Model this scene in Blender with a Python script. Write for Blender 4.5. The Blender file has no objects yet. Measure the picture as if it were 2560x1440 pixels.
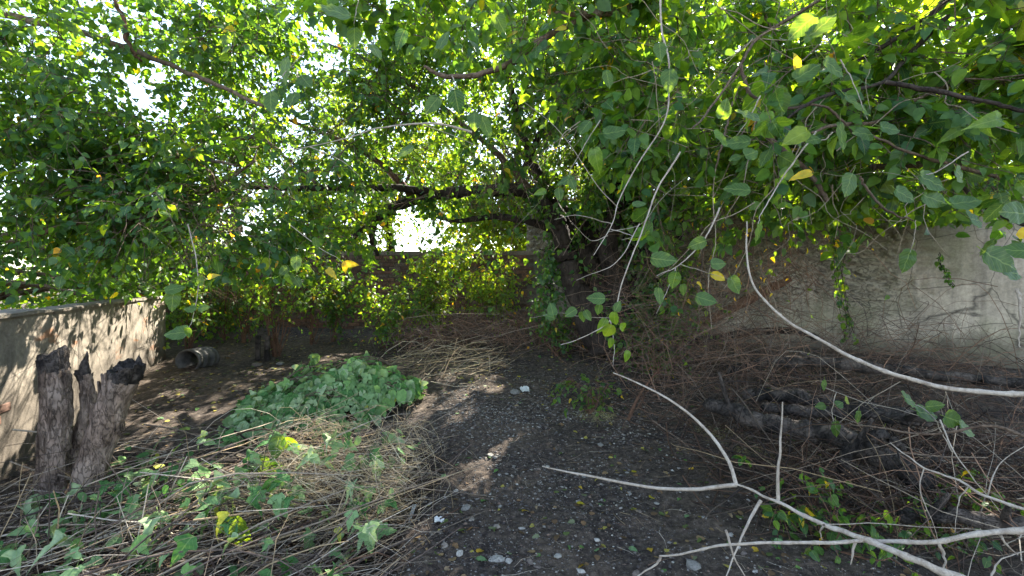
import bpy, math, random
import numpy as np
from mathutils import Matrix, Vector
rng = np.random.default_rng(7)
random.seed(7)
R = math.radians
scene = bpy.context.scene
col = scene.collection

# ------------------------------------------------------------------ camera, sky, sun, exposure
FPX = 1150.0                     # focal length in pixels of the 2560 px wide photograph
CAMZ = 1.6
PITCH = R(1.5)                   # looks 1.5 degrees down
cam_d = bpy.data.cameras.new('camera'); cam = bpy.data.objects.new('camera', cam_d); col.objects.link(cam)
cam_d.sensor_width = 36; cam_d.lens = 36 * FPX / 2560
cam_d.clip_start = 0.05; cam_d.clip_end = 1200
cam.location = (0, 0, CAMZ); cam.rotation_euler = (R(90) - PITCH, 0, 0)
scene.camera = cam

SUN_AZ, SUN_EL = R(20), R(39)    # azimuth clockwise from straight ahead (+Y)
world = bpy.data.worlds.new('World'); scene.world = world; world.use_nodes = True
wn = world.node_tree.nodes; wl = world.node_tree.links
for n in list(wn): wn.remove(n)
sky = wn.new('ShaderNodeTexSky'); sky.sky_type = 'NISHITA'; sky.sun_disc = False
sky.sun_elevation = SUN_EL; sky.sun_rotation = SUN_AZ
sky.air_density = 1.0; sky.dust_density = 0.4
bg = wn.new('ShaderNodeBackground'); bg.inputs['Strength'].default_value = 0.108
wo = wn.new('ShaderNodeOutputWorld')
hs = wn.new('ShaderNodeHueSaturation'); hs.inputs['Saturation'].default_value = 0.78
wl.new(sky.outputs[0], hs.inputs['Color']); wl.new(hs.outputs[0], bg.inputs[0]); wl.new(bg.outputs[0], wo.inputs[0])

sd = bpy.data.lights.new('sun', 'SUN'); sd.energy = 5.0; sd.angle = R(0.53); sd.color = (1, 0.93, 0.80)
sun = bpy.data.objects.new('sun', sd); col.objects.link(sun)
to_sun = Vector((math.sin(SUN_AZ) * math.cos(SUN_EL), math.cos(SUN_AZ) * math.cos(SUN_EL), math.sin(SUN_EL)))
sun.rotation_euler = to_sun.to_track_quat('Z', 'Y').to_euler()
sun.location = (3, 8, 12)

vs = scene.view_settings
vs.view_transform = 'Standard'; vs.look = 'None'; vs.gamma = 1; vs.use_curve_mapping = False
vs.exposure = 2.72
cy = scene.cycles
cy.max_bounces = 6; cy.diffuse_bounces = 4; cy.glossy_bounces = 2; cy.transmission_bounces = 4; cy.transparent_max_bounces = 4
cy.caustics_reflective = False; cy.caustics_refractive = False
cy.sample_clamp_indirect = 6.0
cy.use_denoising = True
try: cy.denoiser = 'OPENIMAGEDENOISE'
except Exception: pass

# ------------------------------------------------------------------ helpers
M_cam = np.array(Matrix.Rotation(R(90) - PITCH, 3, 'X'))
def at(px, py, d):
    """point d metres in front of the lens, seen at pixel px, py of the photograph"""
    v = M_cam @ np.array([(px - 1280) / FPX, (720 - py) / FPX, -1.0]) * d
    return v + np.array([0, 0, CAMZ])
def ats(pts, d0, d1=None):
    n = len(pts); d1 = d0 if d1 is None else d1
    return np.array([at(p[0], p[1], p[2] if len(p) > 2 else d0 + (d1 - d0) * i / max(1, n - 1)) for i, p in enumerate(pts)])
def nrmz(v): return v / np.maximum(1e-9, np.linalg.norm(v, axis=-1, keepdims=True))
def sstep(a, b, x):
    t = np.clip((x - a) / (b - a), 0, 1); return t * t * (3 - 2 * t)
_lat = np.random.default_rng(3).random((64, 64, 64)).astype(np.float32)
def vnoise(x, y, z=0.0, f=1.0):
    x = np.asarray(x, float) * f + 100.3; y = np.asarray(y, float) * f + 57.7; z = np.asarray(z, float) * f + 31.1 + 0 * x
    xi, yi, zi = np.floor(x).astype(int), np.floor(y).astype(int), np.floor(z).astype(int)
    fx, fy, fz = x - xi, y - yi, z - zi
    fx, fy, fz = [t * t * (3 - 2 * t) for t in (fx, fy, fz)]
    g = lambda a, b, c: _lat[(xi + a) & 63, (yi + b) & 63, (zi + c) & 63]
    def l(a, b, t): return a + (b - a) * t
    return l(l(l(g(0,0,0), g(1,0,0), fx), l(g(0,1,0), g(1,1,0), fx), fy), l(l(g(0,0,1), g(1,0,1), fx), l(g(0,1,1), g(1,1,1), fx), fy), fz) - 0.5
def fbm(x, y, z=0.0, f=1.0, o=4):
    s = 0; a = 1.0
    for i in range(o): s = s + a * vnoise(x, y, z, f * 2 ** i); a *= 0.5
    return s

def mesh(name, V, F, mat=None, tint=None, uv=None, smooth=False):
    """V (n,3); F (m,3) or (m,4) ints"""
    V = np.ascontiguousarray(V, np.float32); F = np.ascontiguousarray(F, np.int32)
    me = bpy.data.meshes.new(name); k = F.shape[1]
    me.vertices.add(len(V)); me.vertices.foreach_set('co', V.ravel())
    me.loops.add(F.size); me.loops.foreach_set('vertex_index', F.ravel())
    me.polygons.add(len(F)); me.polygons.foreach_set('loop_start', np.arange(0, F.size, k, dtype=np.int32))
    me.polygons.foreach_set('loop_total', np.full(len(F), k, np.int32))
    me.polygons.foreach_set('use_smooth', np.full(len(F), smooth, bool))
    if tint is not None:
        a = me.attributes.new('tint', 'FLOAT_COLOR', 'POINT')
        t = np.ones((len(V), 4), np.float32); t[:, :3] = tint; a.data.foreach_set('color', t.ravel())
    if uv is not None:
        u = me.uv_layers.new(name='UVMap'); u.data.foreach_set('uv', np.ascontiguousarray(uv, np.float32)[F.ravel()].ravel())
    me.update(calc_edges=True)
    if mat: me.materials.append(mat)
    return me
def link(name, me, parent=None, kind=None, label=None, cat=None, group=None):
    o = bpy.data.objects.new(name, me); col.objects.link(o)
    if parent is not None:
        o.parent = parent
        if me is not None: o.location = -Vector(parent.location)
    if kind: o['kind'] = kind
    if label: o['label'] = label
    if cat: o['category'] = cat
    if group: o['group'] = group
    return o
def thing(name, label, cat, loc, group=None):
    o = link(name, None, label=label, cat=cat, group=group); o.location = Vector(loc)
    o.empty_display_size = 0.1
    return o

def smooth_line(P, n, wob=0.0):
    """Catmull-Rom resample of a polyline with any number of columns"""
    P = np.asarray(P, float)
    if len(P) == 2: P = np.array([P[0], P[0] * .67 + P[1] * .33, P[0] * .33 + P[1] * .67, P[1]])
    Q = np.vstack([2 * P[0] - P[1], P, 2 * P[-1] - P[-2]])
    t = np.linspace(0, len(P) - 1 - 1e-6, n); i = t.astype(int); f = (t - i)[:, None]
    a, b, c, d = Q[i], Q[i + 1], Q[i + 2], Q[i + 3]
    r = 0.5 * ((2 * b) + (-a + c) * f + (2 * a - 5 * b + 4 * c - d) * f ** 2 + (-a + 3 * b - 3 * c + d) * f ** 3)
    if wob:
        s = rng.random(3) * 90
        for k in range(3): r[:, k] += wob * 2 * vnoise(np.arange(n) * 0.45 + s[k], s[k])
    return r
def tubes(P, Rd, sides=3, close=False):
    """P (n,k,3) centre lines, Rd (n,k) radii -> verts, quads"""
    P = np.asarray(P, float); Rd = np.asarray(Rd, float)
    n, k, _ = P.shape
    T = nrmz(np.gradient(P, axis=1))
    ref = np.where(np.abs(T[..., 2:3]) > 0.9, np.array([1.0, 0, 0]), np.array([0, 0, 1.0]))
    ref = np.repeat(ref[:, k // 2:k // 2 + 1], k, axis=1)
    A = nrmz(np.cross(T, ref)); B = np.cross(T, A)
    ang = np.linspace(0, 2 * np.pi, sides, endpoint=False)
    V = P[:, :, None, :] + Rd[:, :, None, None] * (np.cos(ang)[None, None, :, None] * A[:, :, None, :] + np.sin(ang)[None, None, :, None] * B[:, :, None, :])
    idx = np.arange(n * k * sides).reshape(n, k, sides)
    a = idx[:, :-1, :]; b = np.roll(a, -1, axis=2); d = idx[:, 1:, :]; c = np.roll(d, -1, axis=2)
    F = np.stack([a, b, c, d], -1).reshape(-1, 4)
    if close:
        Fc = []
        for e in (0, k - 1):
            for j in range(1, sides - 1, 2):
                Fc.append(np.stack([idx[:, e, 0], idx[:, e, j], idx[:, e, j + 1], idx[:, e, min(j + 2, sides - 1)] if j + 2 < sides else idx[:, e, j + 1]], -1))
        Fc = [f for f in Fc if not (f[:, 2] == f[:, 3]).any()]
        if Fc: F = np.vstack([F] + Fc)
    return V.reshape(-1, 3), F
def bark_tube(P, Rd, sides=12, n=40, rough=0.18, freq=9, wob=0.0, cap=True):
    """one limb with lumpy bark relief; radii follow the control points"""
    L = smooth_line(np.column_stack([P, Rd]), n); C = L[:, :3].copy(); r = np.maximum(L[:, 3], 1e-3)
    if wob:
        s = rng.random(3) * 80
        for k in range(3): C[:, k] += wob * 2 * fbm(np.arange(n) * 0.35 + s[k], s[k], o=2)
    V, F = tubes(C[None], r[None], sides)
    Cc = np.repeat(C, sides, 0); dv = V - Cc
    g = fbm(V[:, 0] * 1.0, V[:, 1], V[:, 2] * 0.35, f=freq, o=3)
    V = Cc + dv * (1 + rough * g[:, None] * 2)
    if cap:
        V = np.vstack([V, C[0], C[-1]]); nv = len(V)
        ring0 = np.arange(sides); ring1 = np.arange(sides) + (n - 1) * sides
        F = np.vstack([F, np.stack([np.roll(ring0, -1), ring0, np.full(sides, nv - 2), np.full(sides, nv - 2)], -1),
                       np.stack([ring1, np.roll(ring1, -1), np.full(sides, nv - 1), np.full(sides, nv - 1)], -1)])
    return V, F
def fix_quads(F):
    """split degenerate quads off as a triangle list"""
    d = F[:, 2] == F[:, 3]
    T = np.vstack([F[~d][:, [0, 1, 2]], F[~d][:, [0, 2, 3]], F[d][:, :3]])
    return T
def merge(parts):
    V, F, o = [], [], 0
    for v, f in parts: V.append(v); F.append(f + o); o += len(v)
    return np.vstack(V), np.vstack(F)

# ------------------------------------------------------------------ materials
def newmat(name):
    m = bpy.data.materials.new(name); m.use_nodes = True
    nt = m.node_tree
    for n in list(nt.nodes): nt.nodes.remove(n)
    out = nt.nodes.new('ShaderNodeOutputMaterial')
    return m, nt, out
def N(nt, t, **kw):
    n = nt.nodes.new(t)
    for k, v in kw.items():
        if k in n.inputs: n.inputs[k].default_value = v
        else: setattr(n, k, v)
    return n
def ramp(nt, src, stops):
    r = nt.nodes.new('ShaderNodeValToRGB'); e = r.color_ramp.elements
    while len(e) > 1: e.remove(e[-1])
    e[0].position = stops[0][0]; e[0].color = (*stops[0][1], 1)
    for p, c in stops[1:]:
        x = e.new(p); x.color = (*c, 1)
    nt.links.new(src, r.inputs[0]); return r.outputs[0]
def noise(nt, vec, scale, detail=4, rough=0.6, dist=0.0):
    n = N(nt, 'ShaderNodeTexNoise', Scale=scale, Detail=detail, Roughness=rough, Distortion=dist); nt.links.new(vec, n.inputs['Vector']); return n.outputs['Fac']
def mapping(nt, vec, sc):
    n = nt.nodes.new('ShaderNodeMapping'); n.inputs['Scale'].default_value = sc; nt.links.new(vec, n.inputs[0]); return n.outputs[0]
def mixc(nt, fac, a, b, mode='MIX'):
    n = nt.nodes.new('ShaderNodeMix'); n.data_type = 'RGBA'; n.blend_type = mode
    for s, v in ((n.inputs[0], fac), (n.inputs[6], a), (n.inputs[7], b)):
        if isinstance(v, (int, float)): s.default_value = v
        elif isinstance(v, tuple): s.default_value = (*v, 1)
        else: nt.links.new(v, s)
    return n.outputs[2]
def math_(nt, op, a, b=0.0):
    n = nt.nodes.new('ShaderNodeMath'); n.operation = op
    for s, v in ((n.inputs[0], a), (n.inputs[1], b)):
        if isinstance(v, (int, float)): s.default_value = v
        else: nt.links.new(v, s)
    return n.outputs[0]
def bump(nt, h, strength, dist):
    b = N(nt, 'ShaderNodeBump', Strength=strength, Distance=dist); nt.links.new(h, b.inputs['Height']); return b.outputs[0]
def pbsdf(nt, colr, rough=0.9, spec=0.3, nrm=None):
    p = N(nt, 'ShaderNodeBsdfPrincipled', Roughness=rough)
    p.inputs['Specular IOR Level'].default_value = spec
    if isinstance(colr, tuple): p.inputs['Base Color'].default_value = (*colr, 1)
    else: nt.links.new(colr, p.inputs['Base Color'])
    if nrm is not None: nt.links.new(nrm, p.inputs['Normal'])
    return p

def leaf_material(name, trans=0.5, gain=(1.0, 1.0, 1.0), tgain=(4.4, 3.2, 0.45), rough=0.42, spec=0.4, veins=False):
    m, nt, out = newmat(name)
    a = nt.nodes.new('ShaderNodeAttribute'); a.attribute_name = 'tint'
    c = mixc(nt, 1.0, a.outputs['Color'], gain, 'MULTIPLY')
    geo = nt.nodes.new('ShaderNodeNewGeometry')
    nz = noise(nt, geo.outputs['Position'], 28, 2)
    c = mixc(nt, 1.0, c, ramp(nt, nz, [(0.3, (0.75, 0.8, 0.75)), (0.7, (1.25, 1.2, 1.2))]), 'MULTIPLY')
    nrm = None
    if veins:
        uv = nt.nodes.new('ShaderNodeUVMap'); sp = nt.nodes.new('ShaderNodeSeparateXYZ'); nt.links.new(uv.outputs[0], sp.inputs[0])
        ax = math_(nt, 'ABSOLUTE', math_(nt, 'SUBTRACT', sp.outputs[0], 0.5))
        mid = math_(nt, 'LESS_THAN', ax, 0.02)
        ph = math_(nt, 'SUBTRACT', math_(nt, 'MULTIPLY', sp.outputs[1], 7.0), math_(nt, 'MULTIPLY', ax, 6.0))
        side = math_(nt, 'LESS_THAN', math_(nt, 'FRACT', ph), 0.12)
        v = math_(nt, 'MAXIMUM', mid, math_(nt, 'MULTIPLY', side, 0.55))
        c2 = mixc(nt, math_(nt, 'MULTIPLY', v, 0.45), c, (0.22, 0.32, 0.12))
        nrm = bump(nt, math_(nt, 'PINGPONG', ph, 0.5), 0.35, 0.004)
        c = c2
        nz2 = noise(nt, geo.outputs['Position'], 90, 2)
        c = mixc(nt, math_(nt, 'GREATER_THAN', nz2, 0.73), c, (0.10, 0.06, 0.02))
    p = pbsdf(nt, c, rough, spec, nrm)
    tcol = mixc(nt, 1.0, c, tgain, 'MULTIPLY')
    t = nt.nodes.new('ShaderNodeBsdfTranslucent'); nt.links.new(tcol, t.inputs[0])
    mx = nt.nodes.new('ShaderNodeMixShader'); mx.inputs[0].default_value = trans
    nt.links.new(p.outputs[0], mx.inputs[1]); nt.links.new(t.outputs[0], mx.inputs[2]); nt.links.new(mx.outputs[0], out.inputs[0])
    return m
def bark_material(name, c0, c1, c2=None, sc=14, stretch=0.25, rough=0.9, bstr=0.7, scuff=0.35, crack=.4):
    m, nt, out = newmat(name)
    g = nt.nodes.new('ShaderNodeNewGeometry'); pos = g.outputs['Position']
    v = mapping(nt, pos, (1, 1, stretch))
    a = noise(nt, v, sc, 6, 0.65, 0.6); b = noise(nt, pos, sc * 0.3, 3)
    c = ramp(nt, a, [(0.32, c0), (0.62, c1)])
    c = mixc(nt, ramp(nt, b, [(0.45, (0, 0, 0)), (0.6, (scuff,) * 3)]), c, c2 or c1)
    vo = N(nt, 'ShaderNodeTexVoronoi', Scale=sc * 1.6); vo.feature = 'DISTANCE_TO_EDGE'
    wv = mixc(nt, 0.10, v, N(nt, 'ShaderNodeTexNoise', Scale=sc * .5, Detail=5.0).outputs['Color']); nt.links.new(wv, vo.inputs['Vector'])
    ck = ramp(nt, vo.outputs['Distance'], [(0.0, (0, 0, 0)), (0.09, (1, 1, 1))])
    c = mixc(nt, 1.0, c, mixc(nt, crack, (1, 1, 1), ck), 'MULTIPLY')
    h = mixc(nt, 0.5, mixc(nt, 0.4, a, noise(nt, v, sc * 4, 4)), ck)
    p = pbsdf(nt, c, rough, 0.2, bump(nt, h, bstr, 0.012)); nt.links.new(p.outputs[0], out.inputs[0]); return m
def tint_material(name, rough=0.9, sc=60, amt=0.35, spec=0.25):
    m, nt, out = newmat(name)
    a = nt.nodes.new('ShaderNodeAttribute'); a.attribute_name = 'tint'
    g = nt.nodes.new('ShaderNodeNewGeometry')
    n1 = noise(nt, g.outputs['Position'], sc, 4)
    c = mixc(nt, 1.0, a.outputs['Color'], ramp(nt, n1, [(0.3, (1 - amt,) * 3), (0.7, (1 + amt,) * 3)]), 'MULTIPLY')
    p = pbsdf(nt, c, rough, spec, bump(nt, n1, 0.4, 0.003)); nt.links.new(p.outputs[0], out.inputs[0]); return m

LEAF = leaf_material('leaf_green')
LEAFN = leaf_material('leaf_green_veined', veins=True)
WILT = leaf_material('leaf_wilted_pale', trans=0.25, tgain=(1.6, 1.5, 0.6), rough=0.7, spec=0.2, veins=True)
LITTER = leaf_material('leaf_fallen', trans=0.2, tgain=(1.5, 1.4, 0.6), rough=0.7, spec=0.2)
BARK = bark_material('bark_dark_brown', (0.012, 0.009, 0.008), (0.050, 0.038, 0.032), (0.075, 0.06, 0.05))
BARKL = bark_material('bark_tan_limb', (0.06, 0.04, 0.03), (0.17, 0.12, 0.085), (0.2, 0.16, 0.12), sc=30)
BARKP = bark_material('bark_pale_twig', (0.27, 0.215, 0.17), (0.50, 0.43, 0.35), (0.60, 0.54, 0.47), sc=60, bstr=0.6, stretch=.6, crack=.2)
BARKR = bark_material('bark_red_brown', (0.06, 0.03, 0.02), (0.19, 0.10, 0.065), (0.22, 0.14, 0.09), sc=40)
CHAR = bark_material('bark_charred', (0.007, 0.006, 0.006), (0.04, 0.034, 0.031), (0.13, 0.105, 0.09), sc=18, bstr=1.0, scuff=.7)
STICK = tint_material('dry_stick')
STONE = tint_material('stone_grey', 0.85, 80, 0.3)

# ------------------------------------------------------------------ leaf templates
def leaf_template(stations, halfw, lobed=0.0, curl=0.10, fold=0.10, serr=0.0):
    V = [(0, 0, 0)]; UV = [(0.5, 0)]
    F = []
    for i, (t, w) in enumerate(zip(stations, halfw)):
        z = -curl * t * t
        s = serr * (1 if i % 2 else -1)
        V += [(-w - s, t, z + fold * w), (0, t + 0.0, z), (w + s, t, z + fold * w)]
        UV += [(0.5 - w, t), (0.5, t), (0.5 + w, t)]
    V.append((0, 1, -curl * 1.25)); UV.append((0.5, 1))
    F += [(0, 2, 1), (0, 3, 2)]
    for i in range(len(stations) - 1):
        a = 1 + 3 * i; b = a + 3
        F += [(a, a + 1, b + 1), (a, b + 1, b), (a + 1, a + 2, b + 2), (a + 1, b + 2, b + 1)]
    a = 1 + 3 * (len(stations) - 1); e = len(V) - 1
    F += [(a, a + 1, e), (a + 1, a + 2, e)]
    return np.array(V, float), np.array(F), np.array(UV)
T_NEAR = leaf_template([-0.05, 0.05, 0.16, 0.28, 0.42, 0.56, 0.70, 0.82, 0.92], [0.16, 0.29, 0.35, 0.385, 0.37, 0.33, 0.25, 0.165, 0.08], serr=0.008, curl=0.16)
T_MID = leaf_template([0.03, 0.3, 0.68], [0.24, 0.38, 0.25])
_v = np.array([(0, 0, 0), (-.3, .14, .05), (-.36, .45, .05), (0, 1, -.14), (.36, .45, .05), (.3, .14, .05)], float)
T_FAR = (_v, np.array([(0, 2, 1), (0, 3, 2), (0, 4, 3), (0, 5, 4)]), np.column_stack([_v[:, 0] + .5, _v[:, 1]]))
T_LOBED = leaf_template([-0.05, 0.08, 0.2, 0.30, 0.37, 0.46, 0.58, 0.72, 0.86], [0.16, 0.28, 0.40, 0.43, 0.22, 0.17, 0.20, 0.14, 0.06], curl=0.28, fold=0.32)

GREENS = np.array([(0.028, 0.085, 0.036), (0.042, 0.110, 0.036), (0.065, 0.145, 0.034), (0.095, 0.185, 0.032), (0.14, 0.22, 0.030)])
YELLOW = np.array([(0.42, 0.34, 0.03), (0.30, 0.30, 0.03), (0.36, 0.22, 0.04)])
def tints(n, lo=0.0, hi=1.0, yellow=0.02, g=GREENS):
    t = (lo + (hi - lo) * rng.random(n)) * (len(g) - 1.001); i = t.astype(int); f = (t - i)[:, None]
    c = g[i] * (1 - f) + g[i + 1] * f
    y = rng.random(n) < yellow; c[y] = YELLOW[rng.integers(0, 3, y.sum())]
    return c * rng.uniform(0.85, 1.15, (n, 1))
def leaf_frames(pos, dirs, nrm):
    d = nrmz(dirs); s = nrmz(np.cross(d, nrm)); n = np.cross(s, d); return s, d, n
def leaf_mesh(name, pos, dirs, nrm, size, tint, tmpl=T_FAR, mat=None):
    V0, F0, UV0 = tmpl; n = len(pos); m = len(V0)
    s, d, k = leaf_frames(pos, dirs, nrm)
    w = rng.uniform(0.8, 1.15, n)[:, None, None]; z = rng.uniform(-0.6, 2.4, n)[:, None, None]
    V = pos[:, None] + size[:, None, None] * (V0[None, :, 0:1] * w * s[:, None] + V0[None, :, 1:2] * d[:, None] + V0[None, :, 2:3] * z * k[:, None])
    F = (F0[None] + (np.arange(n) * m)[:, None, None]).reshape(-1, 3)
    return mesh(name, V.reshape(-1, 3), F, mat or LEAF, np.repeat(tint, m, 0), np.tile(UV0, (n, 1)), True)

_variants = {}
def variants(key, tmpl, mat, palette):
    """a few shared leaf meshes of different tint and curl"""
    if key in _variants: return _variants[key]
    out = []
    for i, c in enumerate(palette):
        V = tmpl[0].copy()
        V[:, 2] *= [0.9, 2.4, -1.3, 3.6, 1.8, 0.2, 2.8][i % 7]
        V[:, 0] *= [1.0, 0.9, 1.1, 0.8, 1.05, 0.95, 0.7][i % 7]
        V[:, 0] += 0.05 * math.sin(i * 2.1) * V[:, 1] ** 2
        V[:, 2] += 0.03 * np.sin(V[:, 1] * 17 + i) * np.sign(V[:, 0])
        P = np.array([[(0, -0.45 + 0.02 * i, 0.05), (0, -0.2, 0.03), (0, 0.02, 0)]])
        pv, pf = tubes(P, np.array([[0.012, 0.012, 0.01]]), 3)
        nv = len(V); Vt = np.vstack([V, pv]); F = np.vstack([tmpl[1], fix_quads(pf) + nv])
        uv = np.vstack([tmpl[2], np.full((len(pv), 2), 0.5)])
        ti = np.vstack([np.tile(c, (nv, 1)), np.tile(np.array((0.09, 0.15, 0.04)), (len(pv), 1))])
        out.append(mesh('leaf', Vt, F, mat, ti, uv, True))
    _variants[key] = (out, np.array(palette)); return _variants[key]
PAL_G = [tuple(GREENS[i]) for i in (0, 1, 2, 3, 4)] + [(0.055, 0.12, 0.035), (0.40, 0.33, 0.03)]
PAL_W = [(0.18, 0.29, 0.13), (0.24, 0.34, 0.18), (0.12, 0.22, 0.085), (0.29, 0.38, 0.22), (0.055, 0.15, 0.045), (0.17, 0.31, 0.10), (0.38, 0.39, 0.06)]
def leaf_objects(parent, pos, dirs, nrm, size, tint, key='near', tmpl=T_NEAR, mat=None, pal=None, name='leaf', kind=None):
    ms, pc = variants(key, tmpl, mat or LEAFN, pal or PAL_G)
    s, d, k = leaf_frames(pos, dirs, nrm)
    for i in range(len(pos)):
        j = int(np.argmin(((pc - tint[i]) ** 2).sum(1))) if rng.random() > 0.15 else int(rng.integers(0, len(pc) - 1))
        o = bpy.data.objects.new(name, ms[j]); col.objects.link(o)
        z = float(size[i]); B = Matrix([[*(s[i] * z)], [*(d[i] * z)], [*(k[i] * z)]]).transposed().to_4x4()
        p = Vector(pos[i])
        if parent is not None: o.parent = parent; p = p - Vector(parent.location)
        B.translation = p; o.matrix_basis = B
        yield_list.append(o)
yield_list = []

def twigs(start, dirs, L, droop, k=5, wob=0.06):
    t = np.linspace(0, 1, k)[None, :, None]
    P = start[:, None] + nrmz(dirs)[:, None] * L[:, None, None] * t
    P = P + np.array([0, 0, -1.0]) * (droop * L)[:, None, None] * t ** 2
    w = rng.normal(0, 1, (len(start), k, 3)) * wob * L[:, None, None]; w[:, 0] = 0
    return P + w * t
def on_twig(P, i, t):
    k = P.shape[1]; x = t * (k - 1.001); j = x.astype(int); f = (x - j)[:, None]
    return P[i, j] * (1 - f) + P[i, j + 1] * f, nrmz(P[i, j + 1] - P[i, j])
def leaves_on(P, per, size, lo=0.0, hi=1.0, yellow=0.02, t0=0.1, hang=0.55, tmin=None):
    n = len(P); i = np.repeat(np.arange(n), per); t = np.tile((np.arange(per) + 0.5) / per, n) * (1 - t0) + t0
    t = np.clip(t + rng.normal(0, 0.03, len(t)), 0, 1)
    p, T = on_twig(P, i, t)
    side = nrmz(np.cross(T, np.array([0, 0, 1.0])) + 1e-4) * np.where(np.tile(np.arange(per) % 2, n) == 0, 1, -1)[:, None]
    r = rng.normal(0, 1, (len(i), 3))
    d = nrmz(0.45 * T + 0.75 * side + np.array([0, 0, -hang]) + 0.35 * r)
    nn = nrmz(np.array([0, 0, 0.9]) + 0.55 * rng.normal(0, 1, (len(i), 3)) + 0.3 * T)
    s = size * rng.uniform(0.6, 1.25, len(i)) * (1 - 0.35 * t)
    p = p + d * s[:, None] * 0.35
    return p, d, nn, s, tints(len(i), lo, hi, yellow)
def catL(*a): return tuple(np.concatenate(x) for x in zip(*a))
Mi = M_cam.T
def project(p):
    q = (p - np.array([0, 0, CAMZ])) @ M_cam      # camera space
    z = -q[:, 2]; zz = np.maximum(z, 1e-3)
    return 1280 + q[:, 0] / zz * FPX, 720 - q[:, 1] / zz * FPX, z
def split_near(L, nmax, smin=10):
    """indices of the leaves that show largest in the photograph"""
    px, py, z = project(L[0]); s = np.where((z > 0.3) & (px > 0) & (px < 2560) & (py > 0) & (py < 1440), L[3] / np.maximum(z, .1) * FPX, 0)
    o = np.argsort(-s)[:nmax]; o = o[s[o] > smin]
    m = np.zeros(len(px), bool); m[o] = True; return m
_rays = []
def sun_gap(p, r): _rays.append((np.array(p, float), r))
def open_gaps(L):
    """gaps in the canopy through which the sun reaches the ground and the low wall"""
    if not _rays or not len(L[0]): return L
    d = np.array(to_sun); keep = np.ones(len(L[0]), bool)
    for p, r in _rays:
        q = L[0] + nrmz(L[1]) * L[3][:, None] * .45 - p; a = q @ d; e = q - a[:, None] * d
        keep &= ~(((e ** 2).sum(1) < (r + .055 + .005 * a) ** 2) & (a > 1.0))
    return tuple(x[keep] for x in L)
def finish_foliage(root, L, nmax=300, tmpl=T_FAR, key='near', kt=T_NEAR, mat=None, smin=14, pal=None, nmat=None):
    L = open_gaps(L)
    m = split_near(L, nmax, smin) if nmax else np.zeros(len(L[0]), bool)
    if m.any(): leaf_objects(root, *[a[m] for a in L], key=key, tmpl=kt, mat=nmat, pal=pal)
    r = [a[~m] for a in L]
    if len(r[0]): link('foliage', leaf_mesh('foliage', *r, tmpl=tmpl, mat=mat), root, kind='stuff')
def twig_stuff(root, Ps, r0, mat, sides=3, name='fine_twigs'):
    parts = [tubes(P, np.linspace(1, 0.35, P.shape[1])[None] * r, sides) for P, r in zip(Ps, r0)]
    V, F = merge(parts); link(name, mesh(name, V, F, mat), root, kind='stuff')
def in_blobs(blobs, n, clump=0.9, thr=-0.02):
    """points inside ellipsoids (centre, radii, weight), thinned by noise so that the foliage clumps"""
    w = np.array([b[2] for b in blobs], float); w /= w.sum(); out = []; cs = []
    while sum(len(o) for o in out) < n:
        k = rng.choice(len(blobs), n, p=w)
        c = np.array([blobs[j][0] for j in k]); r = np.array([blobs[j][1] for j in k])
        u = nrmz(rng.normal(0, 1, (n, 3))) * (rng.random((n, 1)) ** 0.45); p = c + u * r
        ok = fbm(p[:, 0], p[:, 1], p[:, 2], f=clump, o=3) > thr
        out.append(p[ok]); cs.append(c[ok])
    return np.vstack(out)[:n], np.vstack(cs)[:n]
def crown(blobs, nsec, nter, per, size, lo, hi, yellow=0.02, clump=0.9, thr=-0.02, Lsec=(0.6, 1.3), Lter=(0.25, 0.55), droop=0.6, up=0.25, cut=None, out_bias=0.8):
    s, c = in_blobs(blobs, nsec, clump, thr)
    d = nrmz(nrmz(s - c) * out_bias + rng.normal(0, 0.6, s.shape) + np.array([0, 0, up]))
    A = twigs(s, d, rng.uniform(*Lsec, nsec), rng.uniform(0.2, 1.0, nsec) * droop)
    i = np.repeat(np.arange(nsec), nter); t = rng.uniform(0.15, 1, len(i)); p, T = on_twig(A, i, t)
    d2 = nrmz(T * 0.8 + rng.normal(0, 0.6, p.shape))
    B = twigs(p, d2, rng.uniform(*Lter, len(i)), rng.uniform(0.3, 1.1, len(i)) * droop, k=4)
    L = catL(leaves_on(A, per, size, lo, hi, yellow, 0.3), leaves_on(B, per, size, lo, hi, yellow))
    if cut is not None:
        px, py, z = project(L[0]); keep = cut(L[0], px, py, z); L = tuple(a[keep] for a in L)
        e, _, ez = project(B[:, -1]); kb = cut(B[:, -1], *project(B[:, -1])); B = B[kb]
        ka = cut(A[:, -1], *project(A[:, -1])) & cut(A[:, 0], *project(A[:, 0])); A = A[ka]
    return A, B, L

# ------------------------------------------------------------------ ground
def gz(x, y, fine=True):
    x = np.asarray(x, float); y = np.asarray(y, float)
    z = 0.52 * sstep(3.4, 9.0, y)
    hol = (1 - sstep(-0.95, -0.50, x + 0.12 * vnoise(x, y, 5.0, 2.2))) * (1 - sstep(3.4, 4.3, y)) * sstep(-4.2, -3.0, x)
    z = z - 0.34 * hol
    z = z - 0.15 * sstep(1.6, 3.0, x) * (1 - sstep(4.0, 5.5, y))
    z = z + 0.10 * np.exp(-((x + 0.35) ** 2 / 0.5 + (y - 4.7) ** 2 / 1.2))
    near = (1 - sstep(14, 30, np.abs(y))) * (1 - sstep(12, 30, np.abs(x)))
    z = z + near * 0.09 * fbm(x, y, 1.0, 0.9, 2)
    if fine: z = z + near * (0.030 * fbm(x, y, 2.0, 6, 3) + 0.016 * fbm(x, y, 4.0, 30, 2))
    return z
nx, ny = 400, 400
u = np.linspace(-1, 1, nx); gx = 5.2 * u + 150 * np.sign(u) * np.abs(u) ** 9
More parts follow.
